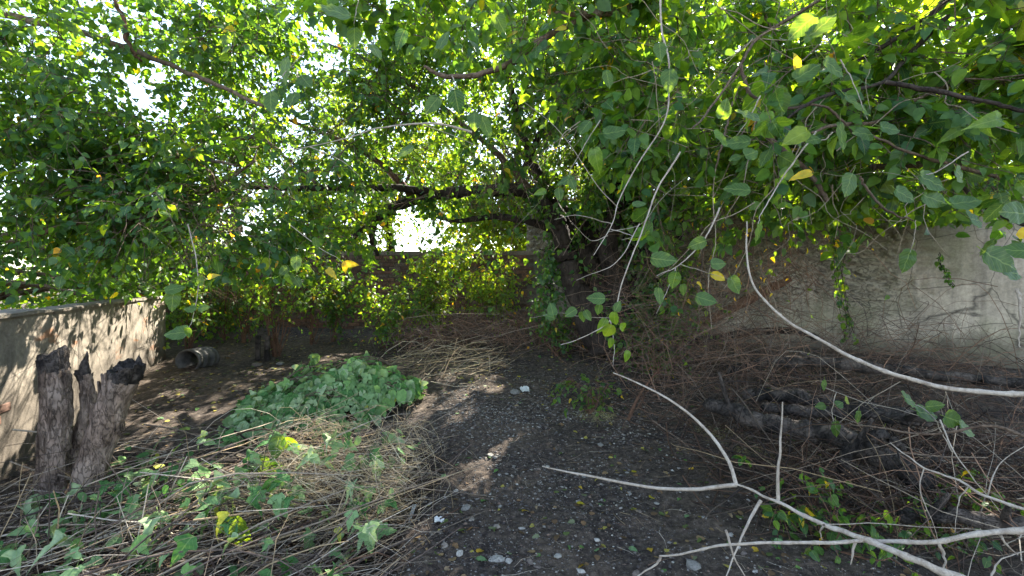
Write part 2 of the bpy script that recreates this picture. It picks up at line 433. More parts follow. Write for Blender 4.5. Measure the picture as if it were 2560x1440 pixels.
v = np.linspace(0, 1, ny); gy = 1.2 + 8.0 * v + 170 * v ** 10 ; gy[0] = -60; gy[1] = -12; gy[2] = -2; gy[3] = 0.5
GX, GY = np.meshgrid(gx, gy, indexing='ij')
GZ = gz(GX, GY)
Vg = np.stack([GX, GY, GZ], -1).reshape(-1, 3)
idx = np.arange(nx * ny).reshape(nx, ny)
Fg = np.stack([idx[:-1, :-1], idx[1:, :-1], idx[1:, 1:], idx[:-1, 1:]], -1).reshape(-1, 4)
gm, nt, out = newmat('dark_soil')
g = nt.nodes.new('ShaderNodeNewGeometry'); pos = g.outputs['Position']
n1 = noise(nt, pos, 1.1, 4); n2 = noise(nt, pos, 22, 6, 0.7); n3 = noise(nt, pos, 140, 4, 0.7)
c = ramp(nt, n2, [(0.3, (0.012, 0.010, 0.010)), (0.5, (0.040, 0.034, 0.031)), (0.68, (0.10, 0.084, 0.072))])
c = mixc(nt, ramp(nt, n1, [(0.42, (0, 0, 0)), (0.6, (0.55,) * 3)]), c, ramp(nt, n2, [(0.3, (0.035, 0.028, 0.024)), (0.7, (0.14, 0.115, 0.09))]))
vo = N(nt, 'ShaderNodeTexVoronoi', Scale=75.0); nt.links.new(pos, vo.inputs['Vector'])
spk = ramp(nt, vo.outputs['Distance'], [(0.16, (1, 1, 1)), (0.28, (0, 0, 0))])
spk = mixc(nt, 1.0, spk, ramp(nt, noise(nt, pos, 9, 3), [(0.5, (0, 0, 0)), (0.66, (0.8,) * 3)]), 'MULTIPLY')
c = mixc(nt, spk, c, (0.16, 0.15, 0.14))
h = mixc(nt, 0.5, n2, n3)
c = mixc(nt, 1.0, c, (1.45, 1.36, 1.28), 'MULTIPLY')
p = pbsdf(nt, c, 0.95, 0.15, bump(nt, h, 1.0, 0.03)); nt.links.new(p.outputs[0], out.inputs[0])
link('ground', mesh('ground', Vg, Fg, gm, smooth=True), kind='structure')

_g = np.random.default_rng(21)
for (cx, cy, sx, sy, n_, r0_, r1_) in ((1110, 950, 60, 30, 13, .0, .04), (1180, 1040, 55, 45, 9, .0, .035), (1225, 1095, 45, 30, 5, .0, .02), (1030, 1010, 30, 25, 3, .02, .06), (730, 1175, 100, 24, 22, .05, .15),
                                      (890, 1200, 50, 35, 15, .04, .12), (580, 1345, 30, 25, 2, .05, .08), (500, 1010, 110, 45, 12, .0, .03), (330, 1130, 30, 12, 2, .03, .05), (1190, 1160, 40, 40, 5, .02, .04), (930, 1340, 50, 40, 3, .02, .05), (350, 1330, 90, 40, 3, .02, .04)):
    for _ in range(n_):
        d_ = 1.5; px_, py_ = cx + _g.normal(0, sx), cy + _g.normal(0, sy)
        while d_ < 9:
            q_ = at(px_, py_, d_)
            if q_[2] <= gz(q_[0], q_[1]) + (.48 if (q_[0] < -.8 and q_[1] < 4.0) else .05): break
            d_ += .03
        sun_gap(q_, _g.uniform(r0_, r1_))
for _ in range(105):
    t_ = 1 - _g.random() ** 1.3 * .85; q_ = np.array([-3.35 - 1.9 * t_, 1.6 + 5.35 * t_, _g.uniform(.25, 1.25) if t_ < .75 else _g.uniform(.3, 1.2)])
    sun_gap(q_, _g.uniform(.0, .06) if _ % 4 else _g.uniform(.04, .09))
for _ in range(34): sun_gap((_g.uniform(-2.4, .7), _g.uniform(7.6, 8.4), _g.uniform(1.0, 2.0)), _g.uniform(.05, .2))
for _ in range(16): sun_gap((_g.uniform(-1.4, .4), _g.uniform(7.8, 8.4), _g.uniform(1.2, 2.0)), _g.uniform(.12, .3))
for (x_, y_, z_, r_) in ((-.5, 8.2, 1.3, .35), (-.2, 8.0, 1.1, .2), (-1.0, 7.9, 1.0, .2), (-3.4, 9.2, 1.7, .12), (.1, 8.3, 1.5, .2), (-3.2, 7.4, 1.1, .15)): sun_gap((x_, y_, z_), r_)

# ------------------------------------------------------------------ walls
def wall_material(name, base, light, grime, gsc=1.3, moss=None, bstr=0.6, patch=0.45, brick=None, rough=False):
    m, nt, out = newmat(name)
    g = nt.nodes.new('ShaderNodeNewGeometry'); pos = g.outputs['Position']
    a = noise(nt, pos, 2.2, 6, 0.65); b = noise(nt, pos, 26, 5, 0.7); st = noise(nt, mapping(nt, pos, (5, 5, 0.5)), 1.6, 4)
    c = ramp(nt, a, [(0.3, base), (0.65, light)])
    c = mixc(nt, ramp(nt, st, [(0.45, (0, 0, 0)), (0.72, (0.6,) * 3)]), c, grime)
    if moss:
        z = nt.nodes.new('ShaderNodeSeparateXYZ'); nt.links.new(pos, z.inputs[0])
        f = mixc(nt, 1.0, ramp(nt, noise(nt, pos, 0.8, 4), [(0.42, (0, 0, 0)), (0.6, (0.8,) * 3)]), (1, 1, 1), 'MULTIPLY')
        c = mixc(nt, f, c, moss)
    c = mixc(nt, 1.0, c, ramp(nt, b, [(0.3, (0.72,) * 3), (0.7, (1.2,) * 3)]), 'MULTIPLY')
    if brick: c = mixc(nt, ramp(nt, noise(nt, mapping(nt, pos, (1, 1, 2.5)), 1.7, 5), [(0.60, (0, 0, 0)), (0.66, (0.7,) * 3)]), c, brick)
    vo = N(nt, 'ShaderNodeTexVoronoi', Scale=1.5); vo.feature = 'DISTANCE_TO_EDGE'
    wv = mixc(nt, 0.25, pos, N(nt, 'ShaderNodeTexNoise', Scale=5.0, Detail=6.0).outputs['Color']); nt.links.new(wv, vo.inputs['Vector'])
    ck = ramp(nt, vo.outputs['Distance'], [(0.0, (.75,) * 3), (0.008, (0, 0, 0))])
    c = mixc(nt, ck, c, (0.035, 0.03, 0.027))
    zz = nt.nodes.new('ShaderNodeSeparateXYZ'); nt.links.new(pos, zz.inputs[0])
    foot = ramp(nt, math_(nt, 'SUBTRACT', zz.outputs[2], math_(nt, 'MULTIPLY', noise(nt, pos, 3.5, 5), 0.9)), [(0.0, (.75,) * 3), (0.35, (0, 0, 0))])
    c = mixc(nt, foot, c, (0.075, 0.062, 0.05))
    nb = bump(nt, mixc(nt, 0.5, b, noise(nt, pos, 90, 3)), bstr, 0.01)
    if rough:   # thrown mortar: curled ridges with their shadow lines painted dark on grimy plaster, in the area that was never smoothed
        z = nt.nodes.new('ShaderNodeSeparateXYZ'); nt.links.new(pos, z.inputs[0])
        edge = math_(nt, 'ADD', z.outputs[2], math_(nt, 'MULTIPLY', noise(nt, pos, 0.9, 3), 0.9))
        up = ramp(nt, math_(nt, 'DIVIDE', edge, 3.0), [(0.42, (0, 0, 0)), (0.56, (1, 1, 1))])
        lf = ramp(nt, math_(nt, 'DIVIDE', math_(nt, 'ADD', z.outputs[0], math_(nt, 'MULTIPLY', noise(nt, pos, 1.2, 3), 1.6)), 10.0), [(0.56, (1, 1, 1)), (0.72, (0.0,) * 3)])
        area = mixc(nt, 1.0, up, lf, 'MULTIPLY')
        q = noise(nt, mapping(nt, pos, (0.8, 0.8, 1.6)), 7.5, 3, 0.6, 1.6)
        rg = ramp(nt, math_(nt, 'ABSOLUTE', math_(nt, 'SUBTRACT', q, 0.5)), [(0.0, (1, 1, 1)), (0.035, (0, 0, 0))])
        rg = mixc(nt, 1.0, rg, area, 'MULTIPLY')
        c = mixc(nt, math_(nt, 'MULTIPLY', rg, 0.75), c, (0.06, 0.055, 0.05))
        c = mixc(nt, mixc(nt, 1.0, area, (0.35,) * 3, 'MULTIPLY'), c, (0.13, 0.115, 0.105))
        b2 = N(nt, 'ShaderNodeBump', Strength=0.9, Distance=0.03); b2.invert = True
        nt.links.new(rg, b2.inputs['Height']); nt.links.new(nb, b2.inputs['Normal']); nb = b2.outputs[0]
    p = pbsdf(nt, c, 0.9, 0.2, nb); nt.links.new(p.outputs[0], out.inputs[0]); return m
def wall_slab(p0, p1, z0, top, th, du, dz, relief, side=1):
    """upright slab between two plan points; side = which side the relief faces. Returns verts, quads"""
    p0 = np.array(p0, float); p1 = np.array(p1, float); Lw = np.linalg.norm(p1 - p0); d = (p1 - p0) / Lw; nrm = np.array([d[1], -d[0]]) * side
    nu, nz = max(2, int(Lw / du)), max(2, int((2.0) / dz))
    uu = np.linspace(0, Lw, nu); ww = np.linspace(0, 1, nz)
    U, W = np.meshgrid(uu, ww, indexing='ij')
    T = top(U); z = z0 + (T - z0) * W; rel = relief(U, z)
    rel = rel * 1.0
    fx = p0[0] + d[0] * U + nrm[0] * rel; fy = p0[1] + d[1] * U + nrm[1] * rel
    bx = p0[0] + d[0] * U - nrm[0] * th; by = p0[1] + d[1] * U - nrm[1] * th
    front = np.stack([fx, fy, z], -1); back = np.stack([bx, by, z], -1)
    V = np.vstack([front.reshape(-1, 3), back.reshape(-1, 3)]); i = np.arange(nu * nz).reshape(nu, nz); j = i + nu * nz
    q = lambda a, b, c, e: np.stack([a, b, c, e], -1).reshape(-1, 4)
    F = np.vstack([q(i[:-1, :-1], i[1:, :-1], i[1:, 1:], i[:-1, 1:]), q(j[:-1, :-1], j[:-1, 1:], j[1:, 1:], j[1:, :-1]),
                   q(i[:-1, -1], i[1:, -1], j[1:, -1], j[:-1, -1]), q(i[0, :-1], i[0, 1:], j[0, 1:], j[0, :-1]), q(i[-1, :-1], j[-1, :-1], j[-1, 1:], i[-1, 1:])])
    return V, F, d, nrm
LW0, LW1 = (-3.35, 1.6), (-5.25, 6.95)
WALLC = wall_material('weathered_render', (0.17, 0.145, 0.115), (0.29, 0.25, 0.20), (0.075, 0.066, 0.058), brick=(0.25, 0.11, 0.05))
V, F, ld, ln = wall_slab(LW0, LW1, -0.5, lambda U: 1.27 + 0.03 * fbm(U, 0 * U, 0, 1.8, 3), 0.20, 0.03, 0.03,
                         lambda U, z: 0.018 * fbm(U, z, 3.0, 3, 4) - 0.02 * sstep(0.15, 0.3, fbm(U, z, 9.0, 1.2, 3)))
lw = thing('low_wall', 'low grey rendered wall with sun dapples behind the three burnt stumps', 'wall', (-4.3, 4.3, 0.0))
link('wall_body', mesh('low_wall', V, F, WALLC, smooth=False), lw)
# a worn cap of paler mortar
Pc = np.array([[*(np.array(LW0) * (1 - t) + np.array(LW1) * t - ln * 0.09), 0] for t in np.linspace(0, 1, 90)])
uu = np.linspace(0, np.linalg.norm(np.array(LW1) - np.array(LW0)), 90)
Pc[:, 2] = 1.275 + 0.03 * fbm(uu, 0 * uu, 0, 1.8, 3)
wcap = 0.112 + 0.02 * fbm(uu, uu * 0, 7, 4, 3)
hcap = 0.022 + 0.015 * fbm(uu, uu * 0, 11, 5, 3)
ring = []
for (a, b) in ((1, -0.6), (1.0, 0.5), (0.6, 1.0), (-0.6, 1.0), (-1.0, 0.5), (-1, -0.6)):
    q = Pc.copy(); q[:, :2] += ln[None, :] * (wcap * a)[:, None]; q[:, 2] += hcap * b; ring.append(q)
Vc = np.stack(ring, 1).reshape(-1, 3); ii = np.arange(90 * 6).reshape(90, 6)
Fc = np.stack([ii[:-1], np.roll(ii[:-1], -1, 1), np.roll(ii[1:], -1, 1), ii[1:]], -1).reshape(-1, 4)
Fc = np.vstack([Fc, [[0, 1, 2, 3], [0, 3, 4, 5]], [[89 * 6 + k for k in (3, 2, 1, 0)], [89 * 6 + k for k in (5, 4, 3, 0)]]])
CAPM = wall_material('cap_mortar', (0.17, 0.145, 0.115), (0.27, 0.235, 0.19), (0.08, 0.07, 0.06))
link('cap', mesh('cap', Vc, Fc, CAPM), lw)

# bricks
BRK = tint_material('brick_clay', 0.9, 40, 0.45)
def brick_mesh(c, seed):
    r = np.random.default_rng(seed); x, y, z = 0.115, 0.05, 0.034
    b = 0.006
    V = []
    for sz in (-1, 1):
        for sx, sy in ((-1, -1), (1, -1), (1, 1), (-1, 1)):
            V.append((sx * (x - b) + r.normal(0, .002), sy * y, sz * (z - b)))
    V = np.array(V)
    # front face proud with a chamfer
    Fr = V[[0, 1, 5, 4]].copy(); Fr[:, 1] = -y - b; Vb = V.copy(); Vb[:, 0] *= x / (x - b); Vb[:, 2] *= z / (z - b)
    VV = np.vstack([Vb, Fr + r.normal(0, .0015, (4, 3))])
    F = [(0, 1, 9, 8), (1, 5, 10, 9), (5, 4, 11, 10), (4, 0, 8, 11), (8, 9, 10, 11), (4, 5, 6, 7), (0, 3, 2, 1), (1, 2, 6, 5), (0, 4, 7, 3)]
    return mesh('brick', VV, np.array(F), BRK, np.tile(c, (12, 1)))
cols = [(0.16, 0.085, 0.06), (0.12, 0.07, 0.052), (0.19, 0.105, 0.072), (0.09, 0.06, 0.05), (0.14, 0.10, 0.08)]
BM = [brick_mesh(c, i) for i, c in enumerate(cols)]
# bare bricks where the render has fallen off the low wall near the left edge of the picture
ang = math.atan2(ld[1], ld[0])
for k, (uq, zq) in enumerate([(2.02, .46), (2.14, .54), (1.9, .62), (1.9, .46)]):
    o = link('brick', BM[k % 3], lw); q = np.array(LW0) + ld * uq - ln * 0.040
    o.location = Vector((q[0], q[1], zq)) - lw.location
    o.rotation_euler = (0, 0, ang if ln[0] * math.sin(ang) - ln[1] * math.cos(ang) > 0 else ang + math.pi)

# back brick wall
BY0, BY1 = np.array((-7.4, 9.6)), np.array((0.55, 9.25))
bd = (BY1 - BY0) / np.linalg.norm(BY1 - BY0); bn = np.array([bd[1], -bd[0]]); bl = np.linalg.norm(BY1 - BY0)
bwall = thing('brick_wall', 'dark red brick garden wall at the back in shade behind the shrubs', 'wall', (-3.2, 9.4, 0.5))
MORT = wall_material('old_mortar', (0.10, 0.085, 0.07), (0.17, 0.15, 0.13), (0.05, 0.045, 0.04))
V, F, _, _ = wall_slab(BY0, BY1, 0.0, lambda U: 2.02 + 0 * U, 0.16, 0.25, 0.4, lambda U, z: 0 * U)
link('mortar_bed', mesh('mortar_bed', V, F, MORT), bwall)
cand = []
for r_ in range(21):
    zz = 0.46 + r_ * 0.076
    for q in range(int(bl / 0.245) + 1):
        uq = q * 0.245 + (0.122 if r_ % 2 else 0.0)
        if 0.12 < uq < bl - 0.12 and rng.random() > 0.02: cand.append((uq, zz))
cand = np.array(cand); P3 = np.column_stack([BY0 + bd * cand[:, :1] - bn * 0.035 * 0, cand[:, 1]])
px, py, z = project(P3)
vis = (px > 560) & (px < 1330); order = np.argsort(np.where(vis, -cand[:, 1], 10))[:300]; chosen = set(order.tolist())
rest = []
for i in range(len(cand)):
    q = P3[i].copy(); q[:2] += -bn * (0.033 + rng.uniform(-0.004, 0.004))
    if i in chosen:
        o = link('brick', BM[int(rng.integers(0, 5))], bwall); o.location = Vector(q) - bwall.location; o.rotation_euler = (rng.normal(0, .008), rng.normal(0, .008), math.atan2(bd[1], bd[0]))
    else: rest.append(q)
Vb = np.array([v.co[:] for v in BM[0].vertices]); Fb = np.array([p.vertices[:] for p in BM[0].polygons])
rest = np.array(rest); rot = np.array([[bd[0], -bd[1], 0], [bd[1], bd[0], 0], [0, 0, 1]])
VV = (Vb @ rot.T)[None] + rest[:, None]; FF = (Fb[None] + (np.arange(len(rest)) * 12)[:, None, None]).reshape(-1, 4)
link('bricks', mesh('bricks', VV.reshape(-1, 3), FF, BRK, np.repeat(np.array(cols)[rng.integers(0, 5, len(rest))], 12, 0)), bwall, kind='stuff')
# slab coping along the brick wall
cop = BM  # coping bricks laid on edge
CPM = wall_material('coping_cement', (0.16, 0.12, 0.10), (0.26, 0.21, 0.18), (0.08, 0.06, 0.05))
V, F, _, _ = wall_slab(BY0 - bn * -0.03, BY1 - bn * -0.03, 2.023, lambda U: 2.10 + 0.012 * fbm(U, 0 * U, 0, 3, 2), 0.22, 0.1, 0.5, lambda U, z: 0.005 * fbm(U, z, 1, 4, 2))
link('coping', mesh('coping', V, F, CPM), bwall)

# plaster wall: behind the tree and along the right
def rough_relief(U, z):
    m = sstep(1.05, 1.5, z + 0.25 * vnoise(U, z, 2, 0.8)) * (1 - sstep(5.6, 7.2, U + 0.6 * vnoise(U, z, 8, 1.0)))
    q = fbm(U * 0.62 + 0.3 * vnoise(U, z, 3, 3), z * 1.5, 6.0, 8, 4)
    return 0.10 * m * (0.16 - np.abs(q)) * 1.6 + 0.02 * fbm(U, z, 4.0, 1.4, 4)
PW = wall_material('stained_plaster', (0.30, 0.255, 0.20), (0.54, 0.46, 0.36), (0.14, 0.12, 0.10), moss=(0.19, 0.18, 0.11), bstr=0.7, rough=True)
pwall = thing('plaster_wall', 'pale rough plastered wall on the right behind the brush', 'wall', (5.5, 7.2, 0.2))
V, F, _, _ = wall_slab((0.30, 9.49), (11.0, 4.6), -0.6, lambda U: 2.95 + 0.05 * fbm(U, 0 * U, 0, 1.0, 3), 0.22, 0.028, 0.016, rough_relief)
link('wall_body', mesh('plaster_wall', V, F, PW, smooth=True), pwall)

# ------------------------------------------------------------------ three burnt stumps
def stump(pts, rad, label, tilt, nm='burnt_stump'):
    P = np.array(pts); base = P[0].copy()
    t = thing(nm, label, 'stump', base, group='burnt stumps in front of the low wall')
    n, sd_ = 70, 48
    L = smooth_line(np.column_stack([P, rad]), n); C = L[:, :3]; r = L[:, 3]
    V, F = tubes(C[None], r[None], sd_); Cc = np.repeat(C, sd_, 0); dv = V - Cc
    an = np.arctan2(dv[:, 1], dv[:, 0]); zl = np.repeat(np.linspace(0, 1, n), sd_)
    s = rng.random() * 50
    h = 0.13 * fbm(np.cos(an) * 2.2 + s, np.sin(an) * 2.2, zl * 2.6, 1.6, 4) * 2 + 0.045 * np.abs(fbm(np.cos(an) * 8 + s, np.sin(an) * 8, zl * 4, 1, 3)) * -2
    h -= 0.16 * sstep(0.30, 0.5, fbm(np.cos(an) * 1.5 + s, np.sin(an) * 1.5, zl * 2.2, 1.3, 2) + 0.15)   # bark fallen off in plates
    V = Cc + dv * (1 + h[:, None])
    # jagged broken head
    top = np.arange((n - 1) * sd_, n * sd_)
    jag = 0.035 * fbm(np.cos(an[top]) * 1.6 + s, np.sin(an[top]) * 1.6, 0, 1.6, 2) * 2 + tilt * np.cos(an[top] - 0.8)
    for k, w in ((1, 1.0), (2, .75), (3, .5), (4, .3), (5, .12)):
        V[top - (k - 1) * sd_, 2] += jag * w
    burn = sstep(0.80, 0.90, zl + 0.10 * fbm(np.cos(an) * 2, np.sin(an) * 2, zl * 5 + s, 1.5, 3))
    V += (nrmz(dv) * (burn * 0.02 * fbm(an * 6, zl * 40, s, 1, 2))[:, None])
    split = 0.87
    # head bark: separate charred top
    face_z = zl[F[:, 0]] + 0.05 * vnoise(np.cos(an[F[:, 0]]) * 3 + s, np.sin(an[F[:, 0]]) * 3)
    hi_ = face_z > split
    def sub(mask, name, mat, extra=None):
        f = F[mask]; uq, inv = np.unique(f, return_inverse=True); vv = V[uq]; ff = inv.reshape(f.shape)
        if extra: vv, ff = extra(vv, ff, uq)
        link(name, mesh(name, vv, ff, mat, smooth=True), t)
    def capf(vv, ff, uq):
        loc = {a: b for b, a in enumerate(uq)}; ring = [loc[a] for a in top]
        c0 = V[top].mean(0); rows = []
        base_i = len(vv); inner = []
        for q, (f_, dz) in enumerate(((0.7, -0.02), (0.4, -0.035))):
            rr = c0 + (V[top] - c0) * f_; rr[:, 2] += dz + 0.012 * rng.normal(0, 1, len(top)); vv = np.vstack([vv, rr]); inner.append(list(range(base_i, base_i + sd_))); base_i += sd_
        vv = np.vstack([vv, c0 + [0, 0, -0.02]]); ci = base_i
        for a, b in ((ring, inner[0]), (inner[0], inner[1])):
            for k in range(sd_): rows.append((a[k], a[(k + 1) % sd_], b[(k + 1) % sd_], b[k]))
        for k in range(0, sd_, 2): rows.append((inner[1][k], inner[1][(k + 1) % sd_], inner[1][(k + 2) % sd_], ci))
        return vv, np.vstack([ff, rows])
    sub(~hi_, 'trunk', STUMPM); sub(hi_, 'charred_head', CHAR, capf)
    # loose plates of bark and a burl
    pl = []
    for k in range(9):
        zt = rng.uniform(0.25, 0.85); a = rng.uniform(-2.6, 0.4); j = int(zt * (n - 1)); c0 = C[j]; w = rng.uniform(0.02, 0.05); hh = rng.uniform(0.05, 0.14)
        rr = r[j] * 1.04
        q = []
        for dz in np.linspace(-hh, hh, 5):
            for da in np.linspace(-w, w, 4) / rr: q.append((c0[0] + math.cos(a + da) * (rr + rng.normal(0, .004)), c0[1] + math.sin(a + da) * (rr + rng.normal(0, .004)), c0[2] + dz + rng.normal(0, .008)))
        q = np.array(q); q2 = q.copy(); q2[:, :2] = c0[:2] + (q[:, :2] - c0[:2]) * 0.90
        i0 = np.arange(20).reshape(5, 4); f = np.stack([i0[:-1, :-1], i0[:-1, 1:], i0[1:, 1:], i0[1:, :-1]], -1).reshape(-1, 4)
        rim = [0, 1, 2, 3, 7, 11, 15, 19, 18, 17, 16, 12, 8, 4]
        e = np.array([(rim[x], rim[(x + 1) % 14], rim[(x + 1) % 14] + 20, rim[x] + 20) for x in range(14)])
        link('bark_plate', mesh('bark_plate', np.vstack([q, q2]), np.vstack([f, e]), STUMPM), t)
    return t
STUMPM = bark_material('bark_grey_stump', (0.05, 0.036, 0.028), (0.29, 0.21, 0.165), (0.42, 0.33, 0.27), sc=16, stretch=0.4, bstr=1.0, scuff=0.5)
def pin(px, py, d, z=None):
    q = at(px, py, d); return q
stump([at(128, 1230, 3.45), at(136, 1120, 3.45), at(142, 1000, 3.45), at(130, 885, 3.45)], [.105, .092, .088, .086], 'leftmost burnt stump, thick with cracked grey bark and a black charred head', 0.03)
stump([at(165, 1240, 3.6), at(190, 1130, 3.6), at(222, 1010, 3.6), at(203, 912, 3.6)], [.075, .06, .048, .042], 'thin middle stump with a pointed charred tip between two thicker stumps', 0.08)
stump([at(205, 1260, 3.35), at(237, 1140, 3.35), at(283, 1010, 3.35), at(322, 912, 3.35)], [.105, .098, .10, .10], 'thick stump leaning right with torn pale wood on its charred head', 0.05)

# ------------------------------------------------------------------ central many-stemmed tree
def px_r(rpx, d): return rpx * d / FPX
def limb(root, pts, rpx, mat, name='limb', d=None, n=44, sides=12, wob=0.01, rough=0.16):
    P = ats(pts, *(d if isinstance(d, tuple) else (d,)))
    dep = np.linspace(*(d if isinstance(d, tuple) else (d, d)), len(pts))
    V, F = bark_tube(P, np.array(rpx) * dep / FPX, sides, n, rough=rough, wob=wob)
    return link(name, mesh(name, V, fix_quads(F), mat, smooth=True), root)
D = 7.2
tb = at(1545, 835, D); tb[2] = gz(tb[0], tb[1]) - 0.05
tree = thing('leaning_tree', 'large dark many-stemmed tree whose one limb arches left over the shrubs', 'tree', tb)
B_ = (1545, 850)
limb(tree, [(1530, 880), (1475, 760), (1425, 640), (1380, 545), (1320, 482), (1230, 476), (1120, 484), (1030, 500), (950, 540), (890, 585), (840, 618)], [44, 34, 27, 22, 18, 16, 14, 13, 10, 7, 5], BARK, 'arching_limb', D, n=110, sides=14, wob=0.02)
limb(tree, [(1545, 880), (1510, 760), (1468, 660), (1420, 580), (1375, 500), (1330, 400), (1290, 280), (1265, 120), (1255, -60)], [38, 33, 28, 21, 15, 12, 9, 7, 5], BARK, 'trunk', (D - .1, D - .4), n=80)
limb(tree, [(1575, 880), (1540, 760), (1520, 680), (1470, 590), (1390, 520), (1340, 490)], [44, 38, 34, 28, 18, 12], BARK, 'trunk', D + .15, n=60, wob=.02)
limb(tree, [(1510, 880), (1450, 740), (1415, 640), (1392, 560), (1360, 500)], [36, 32, 28, 22, 14], BARK, 'trunk', D - .45, n=60, wob=.02)
limb(tree, [(1605, 880), (1590, 760), (1600, 620), (1592, 460), (1600, 330), (1570, 150), (1560, -80)], [52, 44, 40, 34, 28, 22, 16], BARK, 'trunk', (D, D - .3), n=90, sides=16, wob=.02)
limb(tree, [(1560, 880), (1545, 740), (1520, 620), (1545, 500), (1610, 360), (1690, 180), (1780, -20)], [34, 28, 24, 20, 16, 12, 8], BARK, 'trunk', (D - .2, D - .8), n=70)
limb(tree, [(1640, 880), (1650, 760), (1670, 640), (1720, 520), (1760, 400), (1850, 250)], [26, 20, 17, 14, 11, 8], BARK, 'trunk', (D, D + .2), n=60)
limb(tree, [(1495, 850), (1462, 720), (1432, 630), (1400, 585), (1385, 560)], [12, 10, 9, 8, 5], BARKL, 'limb', D - .25, n=40)
limb(tree, [(1400, 585), (1330, 556), (1240, 542), (1150, 552), (1090, 545)], [11, 9, 8, 6, 3], BARK, 'limb', D - .1, n=50)
limb(tree, [(1330, 480), (1250, 390), (1180, 330), (1080, 250), (940, 160), (820, 110)], [10, 8, 7, 6, 5, 3], BARKL, 'limb', (D, D - .9), n=70)
limb(tree, [(1290, 476), (1330, 380), (1360, 300), (1380, 200)], [10, 8, 7, 5], BARK, 'limb', (D, D - .2), n=40)
limb(tree, [(1040, 498), (985, 440), (940, 400), (850, 350), (720, 300)], [10, 8, 7, 6, 4], BARKR, 'limb', (D, D - .5), n=50)
limb(tree, [(1120, 484), (1000, 470), (900, 470), (760, 470), (640, 470), (500, 480)], [9, 9, 8, 7, 6, 4], BARK, 'limb', (D, D - 1.6), n=60)
limb(tree, [(940, 545), (930, 600), (945, 640)], [8, 7, 5], BARK, 'limb', D + .1, n=20)
limb(tree, [(1600, 860), (1700, 830), (1800, 785), (1900, 735), (1975, 695)], [20, 16, 13, 12, 9], BARKR, 'limb', (D - .2, D - .6), n=50)
limb(tree, [(1600, 860), (1700, 860), (1850, 835), (1960, 825), (2060, 850)], [14, 12, 10, 8, 6], BARK, 'limb', (D - .4, D - 1.2), n=50)

def in_gap(px, py):
    a = ((px - 1005) / 26) ** 2 + ((py - 450) / 30) ** 2 < 1; b = ((px - 975) / 62) ** 2 + ((py - 590) / 38) ** 2 < 1
    c = ((px - 1015) / 30) ** 2 + ((py - 535) / 50) ** 2 < 1
    return (a | b | c) & (rng.random(len(px)) < .72)
def clear_main(p, px, py, z):
    """the open hollow under the boughs, the bright gap and the wall on the right stay free of leaves"""
    k = np.ones(len(px), bool)
    k &= ~in_gap(px, py)
    k &= ~((px > 930) & (px < 1640) & (py > 540) & (rng.random(len(px)) < 0.8))
    k &= ~((px > 1750) & (py > 560) & (rng.random(len(px)) < 0.97))
    k &= ~((py > 790)) & ~((px > 430) & (px < 1000) & (py > 690 + 60 * vnoise(px / 40, 0 * px)))
    k &= z > 1.3
    return k
A, B, L = crown([(at(1300, 120, 7.0), (2.6, 1.5, 1.6), 3), (at(900, 330, 6.6), (1.9, 1.2, 1.0), 2.2), (at(1620, 330, 6.4), (1.6, 1.2, 1.3), 2.2), (at(620, 520, 6.2), (1.5, 1.0, 0.7), 1.6), (at(1900, 200, 6.8), (1.8, 1.2, 1.3), 1.6), (at(1700, 560, 7.6), (.7, .4, .5), .3), (at(2250, 380, 5.6), (1.8, .8, .7), 2.0), (at(1230, 250, 6.3), (1.8, .8, 1.3), 3.6), (at(1480, 420, 6.6), (1.0, .5, 1.0), 1.4)],
                1250, 5, 8, 0.108, 0.0, 0.75, 0.008, clump=1.5, thr=0.08, cut=clear_main)
finish_foliage(tree, L, 300)
twig_stuff(tree, [A, B], [0.009, 0.005], BARKL)

# ivy climbing the stems
ib = tb + [0.25, -0.3, 0]
ivy = thing('ivy_vine', 'dark green ivy climbing the stems of the leaning tree', 'ivy', ib)
iv_st = []
ip, idr, inn = [], [], []
for (pts, d, r, n) in (([(1600, 860), (1600, 640), (1592, 460), (1600, 300), (1570, 100)], D - .2, .30, 2600), ([(1410, 600), (1370, 520), (1330, 440), (1290, 280)], D - .3, .26, 1000), ([(1560, 850), (1640, 760), (1650, 700)], D - .35, .35, 450), ([(1370, 760), (1380, 660), (1400, 600)], D - .2, .3, 350)):
    C = smooth_line(ats(pts, d), 200)
    for q in range(4):
        w = C[::8] + rng.normal(0, r * .3, (len(C[::8]), 3)); iv_st.append(smooth_line(w, 24))
    j = rng.integers(0, 200, n); u = nrmz(rng.normal(0, 1, (n, 3))) * rng.random((n, 1)) ** .4; u[:, 1] = -np.abs(u[:, 1])
    p = C[j] + u * r * (0.6 + 0.8 * (fbm(C[j, 0], C[j, 2], 0, 3, 2)[:, None] + .5))
    ip.append(p); idr.append(nrmz(u * .4 + [0, 0, -.8] + rng.normal(0, .4, (n, 3)))); inn.append(nrmz(u + [0, -.5, .4] + rng.normal(0, .3, (n, 3))))
ip, idr, inn = map(np.vstack, (ip, idr, inn)); n = len(ip)
iL = (ip, idr, inn, rng.uniform(.05, .095, n), tints(n, 0, .45, 0.0))
finish_foliage(ivy, iL, 300, tmpl=T_MID)
V, F = tubes(np.array(iv_st), np.full((len(iv_st), 24), 0.008), 4); link('stem', mesh('stem', V, F, BARK), ivy)

